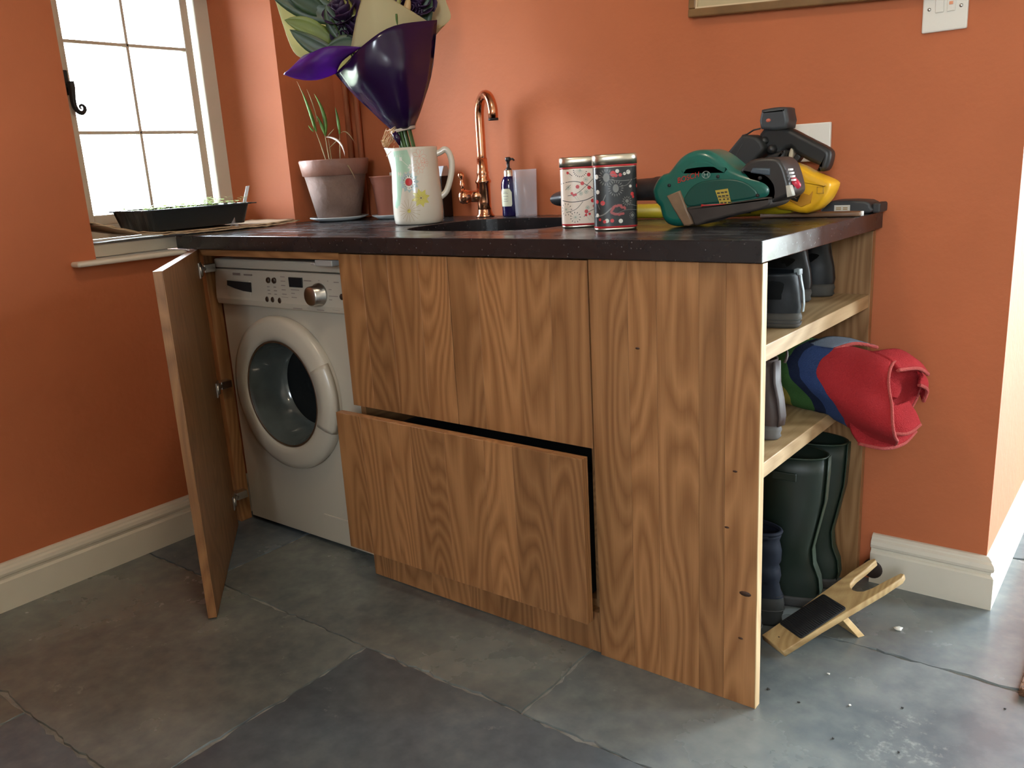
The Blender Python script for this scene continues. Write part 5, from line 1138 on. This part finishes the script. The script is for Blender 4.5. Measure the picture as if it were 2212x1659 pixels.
for lab, pos, hd in (('black leather shoe with ridged sole at the front of the top shelf, fully seen', (-.001, .192, .7226), -.10), ('black leather shoe half hidden behind the front panel edge on the top shelf', (-.046, .098, .7226), -.05)):
    o, tf = shoe(lab, pos, hd)
    b = B(); b.rings([[tf @ V(x+.0012, y, z) for x, y in ((xx-.001, .004), (xx+.001, .004), (xx+.001, .010), (xx-.001, .010))] for xx, z in ((.002, .030), (.0035, .045), (.0015, .07), (-.003, .09), (-.006, .108))], 0, True, True, True, False)
    b.build('heel_piping', PIPING, o)
    b = B(); b.box(-.014, -.002, -.002, .013, .100, .112, bev=.002, mat=tf); b.build('pull_tab', PIPING, o)
    for z in (.010, .0165):
        b = B(); b.tube([tf @ (p+V(0, 0, 0)) for p in ring_foot(z, .0028, -.281, .0485)], .0012, 5, closed=True); b.build('sole_ridge', SOLE2, o)
up_back = [(.022, 0, -.27, .043), (.042, .004, -.26, .042), (.070, .0, -.19, .039), (.095, -.006, -.15, .036), (.118, -.010, -.13, .035), (.125, -.008, -.125, .035)]
SHINY = M('polished_black_leather', (.006, .007, .008, 1), .34, spec=.3)
shoe('shiny black boot heel nearer the back on the top shelf, left one', (-.080, .480, .7226), 0.0, 1.0, 'polished black boots at the back of the top shelf', up_back, (SHINY, SOLE1))
shoe('shiny black boot heel against the back panel on the top shelf, right one', (-.058, .570, .7226), 0.0, 1.0, 'polished black boots at the back of the top shelf', up_back, (SHINY, SOLE1))
# brown ankle boots on the middle shelf
BRN = M('dark_brown_leather', (.060, .040, .034, 1), .42, var=.3, scale=16, bump=.08, bscale=60)
up_ank = [(.024, 0, -.26, .042), (.045, .004, -.25, .041), (.075, -.002, -.20, .037), (.105, -.010, -.14, .034), (.135, -.014, -.125, .034), (.160, -.012, -.125, .036)]
for lab, pos, hd in (('dark brown leather boot with grey heel on the middle shelf beside the towel', (-.024, .158, .5026), -.30), ('dark brown boot with grey sole half hidden by the front panel on the middle shelf', (-.034, .070, .5026), -.22)):
    o, tf = footwear('ankle_boot', lab, 'boot', pos, hd, up_ank, so_shoe, (BRN, M('grey_boot_sole', (.11, .105, .10, 1), .7, var=.2)), 'brown boots on the middle shelf')
    b = B(); b.rings([[tf @ V(-.006+.022*math.cos(a)*k, .012*math.sin(a*1)+.0, .165+.022*math.sin(a)) for k in (1, .8)] for a in [PI*i/10-.3 for i in range(13)]], 0, False, False, False); b.build('pull_loop', BRN, o, solid=.003)
    b = B(); b.rings([[tf @ V(xx+.003, y, z) for y in (-.011, -.004, .004, .011)] for xx, z in ((.002, .03), (.005, .05), (-.0005, .085), (-.009, .115), (-.011, .158))], 0, False, False, False); b.build('heel_strip', M('brown_strip', (.045, .03, .026, 1), .5), o, solid=.002)
# wellington boots
WEL = M('dark_green_rubber', (.007, .015, .009, 1), .5, var=.2, scale=12); WELT = M('green_rubber_seam', (.013, .027, .013, 1), .5, var=.15)
up_w = [(.022, 0, -.275, .046), (.05, .006, -.268, .045), (.085, .002, -.22, .042), (.12, -.012, -.165, .042), (.16, -.016, -.140, .045), (.22, -.004, -.140, .051), (.29, .010, -.140, .056), (.36, .014, -.142, .059), (.405, .015, -.143, .060)]
for lab, pos, hd in (('green rubber wellington boot with a stud, nearer of the pair under the shelves', (-.030, .446, .0006), .04), ('green rubber wellington boot against the back panel, farther of the pair', (-.022, .560, .0006), .0)):
    o, tf = footwear('wellington_boot', lab, 'boot', pos, hd, up_w, so_shoe, (WEL, SOLE2), 'green wellington boots', scale=.94)
    b = B(); b.rings([[tf @ V(xx+.0025, y, z) for y in (-.013, -.008, .008, .013)] for xx, z in ((.003, .03), (.007, .05), (.003, .085), (-.011, .12), (-.015, .16), (-.003, .22), (.011, .29), (.015, .36), (.016, .404))], 0, False, False, False); b.build('back_seam', WELT, o, solid=.002)
    b = B(); b.tube([tf @ (p+V(0, 0, 0)) for p in ring_foot(.403, .0155, -.1435, .0605)], .0022, 6, closed=True); b.build('top_binding', WELT, o)
    b = B(); b.lathe([(0, -.002), (.004, -.0015), (.005, .001)], tf @ V(-.055, -.0575, .358), 12, 0, 'y', cap1=False); o2 = b.build('stud', STEEL, o)
    b = B(); b.box(-.10, -.042, -.0605, -.055, .348, .368, bev=.002, mat=tf); b.build('side_strap', WEL, o)
    if 'nearer' in lab:
        b = B(); b.rings([[V(*p) for p in r] for r in (((-.135, .384, .385), (-.128, .396, .380)), ((-.139, .366, .352), (-.131, .378, .345)), ((-.150, .352, .320), (-.143, .364, .314)))], 0, False, False, False); o2 = b.build('pull_strap', M('grey_webbing', (.14, .14, .13, 1), .8), o, solid=.002); o2['label'] = 'loose grey pull strap'
# navy padded snow boots
NAVY = M('navy_quilted_nylon', (.006, .009, .017, 1), .7, spec=.2, var=.15, scale=20); GREYR = M('grey_rubber', (.026, .027, .025, 1), .75, spec=.2, var=.15, scale=20)
up_n = [(.070, .006, -.20, .044), (.085, -.002, -.16, .040), (.10, -.006, -.15, .043), (.118, -.002, -.150, .047), (.135, -.006, -.146, .046), (.142, -.010, -.142, .043), (.155, -.003, -.147, .048), (.180, -.002, -.147, .048), (.196, -.007, -.144, .046), (.202, -.009, -.142, .044), (.215, -.004, -.146, .047), (.225, -.006, -.145, .046)]
so_n = [(.0006, 0, -.24, .044), (.006, .004, -.245, .047), (.02, .002, -.244, .046), (.03, .006, -.243, .047), (.05, .008, -.235, .046), (.075, .004, -.215, .044)]
for lab, pos, hd in (('navy padded snow boot with grey rubber foot, right one beside the wellingtons', (-.072, .325, .0006), .0), ('navy padded snow boot with grey foot, half hidden behind the front panel', (-.086, .228, .0006), .0)):
    o, tf = footwear('snow_boot', lab, 'boot', pos, hd, up_n, so_n, (NAVY, GREYR), 'navy snow boots')
    b = B(); b.tube([tf @ p for p in ring_foot(.226, -.005, -.146, .047)], .005, 8, closed=True); b.build('padded_cuff', NAVY, o)
    b = B(); b.tube([tf @ p for p in ring_foot(.040, .0085, -.24, .0475)], .0014, 5, closed=True); b.build('foxing_line', SOLE2, o)
# ================================================================== towel stuffed on the middle shelf
tw = thing('beach_towel', 'multicoloured striped towel stuffed on the middle shelf, red end hanging out', 'towel', (-.02, .44, .503))
TERRY = dict(rough=.95, bump=.7, bscale=420, spec=.15)
TM = [M('yellow_terry', (.36, .29, .06, 1), **TERRY), M('green_terry', (.05, .12, .035, 1), var=.4, scale=14, **TERRY), M('navy_terry', (.014, .022, .055, 1), **TERRY), M('blue_terry', (.03, .055, .15, 1), var=.2, **TERRY), M('red_terry', (.36, .022, .026, 1), var=.12, scale=20, **TERRY), M('grey_blue_terry', (.16, .19, .24, 1), **TERRY), M('maroon_terry', (.06, .012, .018, 1), **TERRY), M('pink_hem', (.42, .08, .07, 1), **TERRY)]
SX = [(-.30, .44, .560, .05, .045), (-.235, .445, .566, .075, .055), (-.17, .445, .573, .095, .066), (-.115, .445, .577, .108, .072), (-.06, .445, .574, .118, .074), (-.015, .445, .569, .122, .0735), (.018, .445, .560, .124, .078), (.050, .445, .548, .125, .084), (.082, .445, .538, .122, .090), (.108, .447, .530, .118, .092), (.130, .448, .525, .112, .090)]
NT = 72
def tring(i, k=1.0, dx=0):
    x, y, z, ry, rz = SX[i]; rr = []
    for j in range(NT):
        t = 2*PI*j/NT; f = 1+.045*math.sin(3*t+i*.25)+.05*math.sin(5*t-i*.4+1)*min(1, .3+i*.08)+.03*noise.noise(V(math.cos(t)*2, math.sin(t)*2, i*.5))
        if i >= 7: f *= 1+.05*(i-6)/4*math.sin(4*t+.8)
        yy, zz_ = y+ry*k*f*math.cos(t), z+rz*k*f*math.sin(t)
        if x < .004: zz_ = max(zz_, .5035); 
        if x < .012: yy = min(yy, .612)
        rr.append(V(x+dx+.012*math.sin(2*t+.6)*(i/10)**2, yy, zz_))
    return rr
BANDS = M('striped_terry', (.4, .03, .03, 1), **TERRY)
bn_ = BANDS.node_tree; at_ = bn_.nodes.new('ShaderNodeAttribute'); at_.attribute_name = 'band'; mr_b = bn_.nodes.new('ShaderNodeMapRange'); mr_b.inputs[1].default_value = -.30; mr_b.inputs[2].default_value = .20
rp_ = bn_.nodes.new('ShaderNodeValToRGB'); rp_.color_ramp.interpolation = 'CONSTANT'; el_ = rp_.color_ramp.elements
BD = [(-.30, (.06, .012, .018, 1)), (-.125, (.36, .29, .06, 1)), (-.092, (.05, .13, .035, 1)), (-.045, (.012, .018, .045, 1)), (-.020, (.03, .055, .15, 1)), (.022, (.36, .022, .026, 1))]
el_[0].position = 0; el_[0].color = BD[0][1]; el_[1].position = (BD[1][0]+.3)/.5; el_[1].color = BD[1][1]
for pos_, c_ in BD[2:]: q_ = el_.new((pos_+.3)/.5); q_.color = c_
bn_.links.new(at_.outputs['Fac'], mr_b.inputs[0]); bn_.links.new(mr_b.outputs[0], rp_.inputs[0]); bn_.links.new(rp_.outputs[0], bn_.nodes['Principled BSDF'].inputs['Base Color'])
b = B(); fine = []
allr = [tring(i) for i in range(len(SX))]
# refine along the length
SX2 = [tuple(q) for q in smoothpoly(SX, 5, False)]
SX = SX2
allr = [tring(i*10/(len(SX)-1)) if False else None for i in range(0)]
def tring2(i, k=1.0, dx=0):
    x, y, z, ry, rz = SX[i]; u = i*10/(len(SX)-1); rr = []
    for j in range(NT):
        t = 2*PI*j/NT; f = 1+.045*math.sin(3*t+u*.25)+.05*math.sin(5*t-u*.4+1)*min(1, .3+u*.08)+.03*noise.noise(V(math.cos(t)*2, math.sin(t)*2, u*.5))
        if u >= 6: f *= 1+.06*(u-6)/4*math.sin(4*t+.8)
        yy, zz_ = y+ry*k*f*math.cos(t), z+rz*k*f*math.sin(t)
        w_ = max(0, min(1, (x+.0)/.05)); 
        zz_ = max(zz_, .5035) if x < .009 else zz_
        if x < .014: yy = min(yy, .612)
        rr.append(V(x+dx+.014*math.sin(2*t+.6)*(u/10)**3, yy, zz_))
    return rr
n_ = len(SX); R_ = [tring2(i) for i in range(n_)]
R_ += [tring2(n_-1, .93, .001), tring2(n_-1, .86, -.006), tring2(n_-2, .70, -.012), tring2(n_-3, .55, -.018), tring2(n_-4, .30, -.01), tring2(n_-4, .08, -.01)]
b.rings(R_, 0, True, True, True, True); roll_ = b.build('towel_roll', BANDS, tw)
vals = []
for i in range(len(R_)):
    for j in range(NT):
        t = 2*PI*j/NT; vals.append(.2 if i >= n_ else SX[i][0]+.026*math.sin(t-.4)+.014*math.sin(3*t)+.006*noise.noise(V(i*.2, j*.3, 0)))
at = roll_.data.attributes.new('band', 'FLOAT', 'POINT'); at.data.foreach_set('value', vals)
b = B(); b.tube([p+V(.002, 0, 0) for p in tring2(n_-1, .97)], .0035, 6, 0, closed=True); b.build('hem', TM[7], tw)
# hanging corner folds at the open end
def flap(rows_, name='hanging_fold', mt=TM[4], th=.006):
    b = B(); G = [[Vector(p) for p in smoothpoly(r, 6, False)] for r in rows_]; cols = [[Vector(p) for p in smoothpoly([g[j] for g in G], 5, False)] for j in range(len(G[0]))]
    b.rings([[c[i] for c in cols] for i in range(len(cols[0]))], 0, False, False, False); o = b.build(name, mt, tw, solid=th); e_ = [c[-1] for c in cols]
    b = B(); b.tube([p+V(.001, 0, -.002) for p in e_], .0042, 6); b.build('hem', TM[7], tw)
    return o
flap([[(.050, .350, .515), (.085, .385, .505), (.112, .44, .50), (.128, .50, .505)], [(.058, .352, .478), (.098, .395, .470), (.128, .45, .470), (.140, .51, .478)], [(.070, .362, .452), (.110, .40, .436), (.136, .455, .434), (.146, .515, .446)]])
flap([[(.085, .40, .530), (.115, .43, .520), (.135, .48, .520)], [(.098, .405, .495), (.132, .44, .488), (.148, .495, .492)], [(.106, .410, .470), (.142, .45, .459), (.156, .505, .466)]])
flap([[(.070, .42, .632), (.105, .47, .632), (.115, .53, .612)], [(.105, .41, .625), (.135, .47, .618), (.142, .535, .592)], [(.128, .405, .606), (.152, .47, .598), (.160, .53, .572)]])
flap([[(.115, .50, .60), (.125, .545, .575), (.122, .56, .54)], [(.145, .52, .575), (.152, .555, .552), (.140, .565, .518)], [(.150, .50, .555), (.158, .54, .535), (.150, .55, .505)]])
flap([[(-.06, .40, .642), (-.03, .45, .652), (.0, .51, .640)], [(.0, .40, .640), (.03, .45, .645), (.06, .505, .628)]], 'top_fold', TM[5], .004)
flap([[(-.14, .37, .60), (-.105, .40, .638), (-.06, .43, .648)], [(-.16, .36, .63), (-.128, .395, .660), (-.09, .425, .664)]], 'yellow_fold', TM[0], .004)

# ================================================================== boot jack on the floor
bj = thing('boot_jack', 'pale wooden boot jack with black rubber pad leaning on the floor by the shelves', 'boot jack', (.02, .29, 0))
ctr = V(-.046, .221, .0); dirv = V(.510, .860, 0); side = V(.860, -.510, 0)
tipz = .108; LN = .335
ux = (dirv*math.cos(.325)+V(0, 0, math.sin(.325))); un_ = side.cross(ux).normalized()
if un_.z < 0: un_ = -un_
def jk(a, s_, d): return ctr+ux*a+side*s_+un_*d+V(0, 0, .0015)
half = [(0, -.037), (0, .037), (.10, .040), (.20, .046), (.27, .050), (.325, .050), (.338, .044), (.335, .036), (.30, .030), (.262, .026), (.242, .020), (.233, .010), (.230, 0)]
outl = [(a, s_) for a, s_ in half[1:]]+[(a, -s_) for a, s_ in half[1:-1][::-1]]
outl = outl[:-1]+[(0, -.037)]
b = B(); b.pillow(outl, 0, .016, .0025, 2, f=jk); b.build('board', PINE, bj)
b = B(); pad_ = []
for cx, cy, a0 in ((.172, .031, 0), (.055, .031, PI/2), (.055, -.031, PI), (.172, -.031, 1.5*PI)):
    for i in range(4): a = a0+PI/2*i/3; pad_.append((cx+.006*math.cos(a), cy*.98+.006*math.sin(a)))
b.pillow(pad_, .0155, .019, .001, 2, f=jk); o = b.build('rubber_pad', M('black_ribbed_rubber', (.008, .008, .009, 1), .7), bj); o['label'] = 'ribbed black rubber pad'
for i in range(24):
    b = B(); a = .053+.121*i/23; b.tube([jk(a, -.034, .019), jk(a, .034, .019)], .0011, 4); b.build('rib', bpy.data.materials['black_ribbed_rubber'], bj)
b = B(); p0, p1 = jk(.175, 0, 0), None
foot = V(p0.x+.028, p0.y+.022, .0008)
b.rings([[p+side*s_+dirv*d for s_, d in ((-.034, -.009), (.034, -.009), (.034, .009), (-.034, .009))] for p in (foot, jk(.168, 0, -.0015)-V(0, 0, .002))], 0, True, True, True, False); b.build('support_leg', PINE, bj, bevel=.001)
b = B(); b.lathe([(0, 0), (.0022, 0), (.0022, .0004), (0, .0005)], jk(.022, -.004, .0158), 10); b.build('nail_head', IRON, bj)

# ================================================================== doormat corner and scraps on the floor
dm = thing('doormat', 'corner of a brown coir doormat at the right edge of the floor', 'doormat', (.7, .6, 0))
b = B(); b.box(.405, 1.05, .312, .95, .0005, .018, bev=.003); b.build('mat_base', M('coir', (.20, .095, .045, 1), .95, var=.4, scale=120, bump=1, bscale=300), dm)
b = B(); rnd = random.Random(8)
for k in range(900):
    x = rnd.uniform(.405, .52) if k < 700 else rnd.uniform(.405, 1.0); y = .312 if k % 3 == 0 else rnd.uniform(.312, .5); p = V(x, y, .017 if y > .313 else rnd.uniform(.004, .018)); q = p+V(rnd.uniform(-.004, .004), rnd.uniform(-.006, .003), rnd.uniform(.001, .006)); s_ = V(.0007, 0, 0)
    b.face([p-s_, p+s_, q])
tag(b.build('coir_fibres', bpy.data.materials['coir'], dm), kind='stuff')
WH = M('white_scrap', (.80, .78, .70, 1), .6); DK = M('dark_crumb', (.02, .017, .014, 1), .8)
def scrap(x, y, s_, mt, name, label, cat, group=None, seed=0):
    b = B(); rnd = random.Random(seed); n = 8
    r0 = [(1+.35*rnd.uniform(-1, 1))*s_ for _ in range(n)]
    P = lambda k_, z: [V(x+r0[i]*k_*math.cos(2*PI*i/n)*1.4, y+r0[i]*k_*math.sin(2*PI*i/n), z+.25*s_*max(0, rnd.uniform(-.2, .5))) for i in range(n)]
    b.rings([P(.8, .0006), P(1, .0012+.3*s_), P(.5, .001+.55*s_)], 0); o = b.build(name, mt); return tag(o, label, cat, group)
scrap(.153, .442, .0075, WH, 'petal', 'curled white petal on the slate floor to the right of the boot jack', 'petal', None, 1)
for i, (x, y, s_) in enumerate(((.081, .190, .0028), (.148, .109, .0026))): scrap(x, y, s_, WH, 'crumb', 'larger white speck on the floor between boot jack and front panel' if i == 0 else 'white speck on the open floor right of the front panel foot', 'crumb', 'white specks on the floor', 3+i)
CRL = ['largest dark crumb on the floor just right of the front panel', 'dark crumb to the right of the largest crumb near the front panel', 'dark crumb left of the doormat on the open slate', 'dark crumb nearest the corner of the doormat', 'dark crumb towards the bottom of the floor below the front panel', 'dark crumb at lower right of the floor, third from the right edge', 'dark crumb lowest and nearest the bottom right corner of the photo']
for i, (x, y, s_) in enumerate(((-.001, .074, .003), (.064, .065, .0022), (.233, .155, .002), (.391, .255, .002), (.153, -.006, .002), (.26, .02, .0018), (.33, -.04, .002))): scrap(x, y, s_, DK, 'crumb', CRL[i], 'crumb', 'dark crumbs on the floor', 9+i)
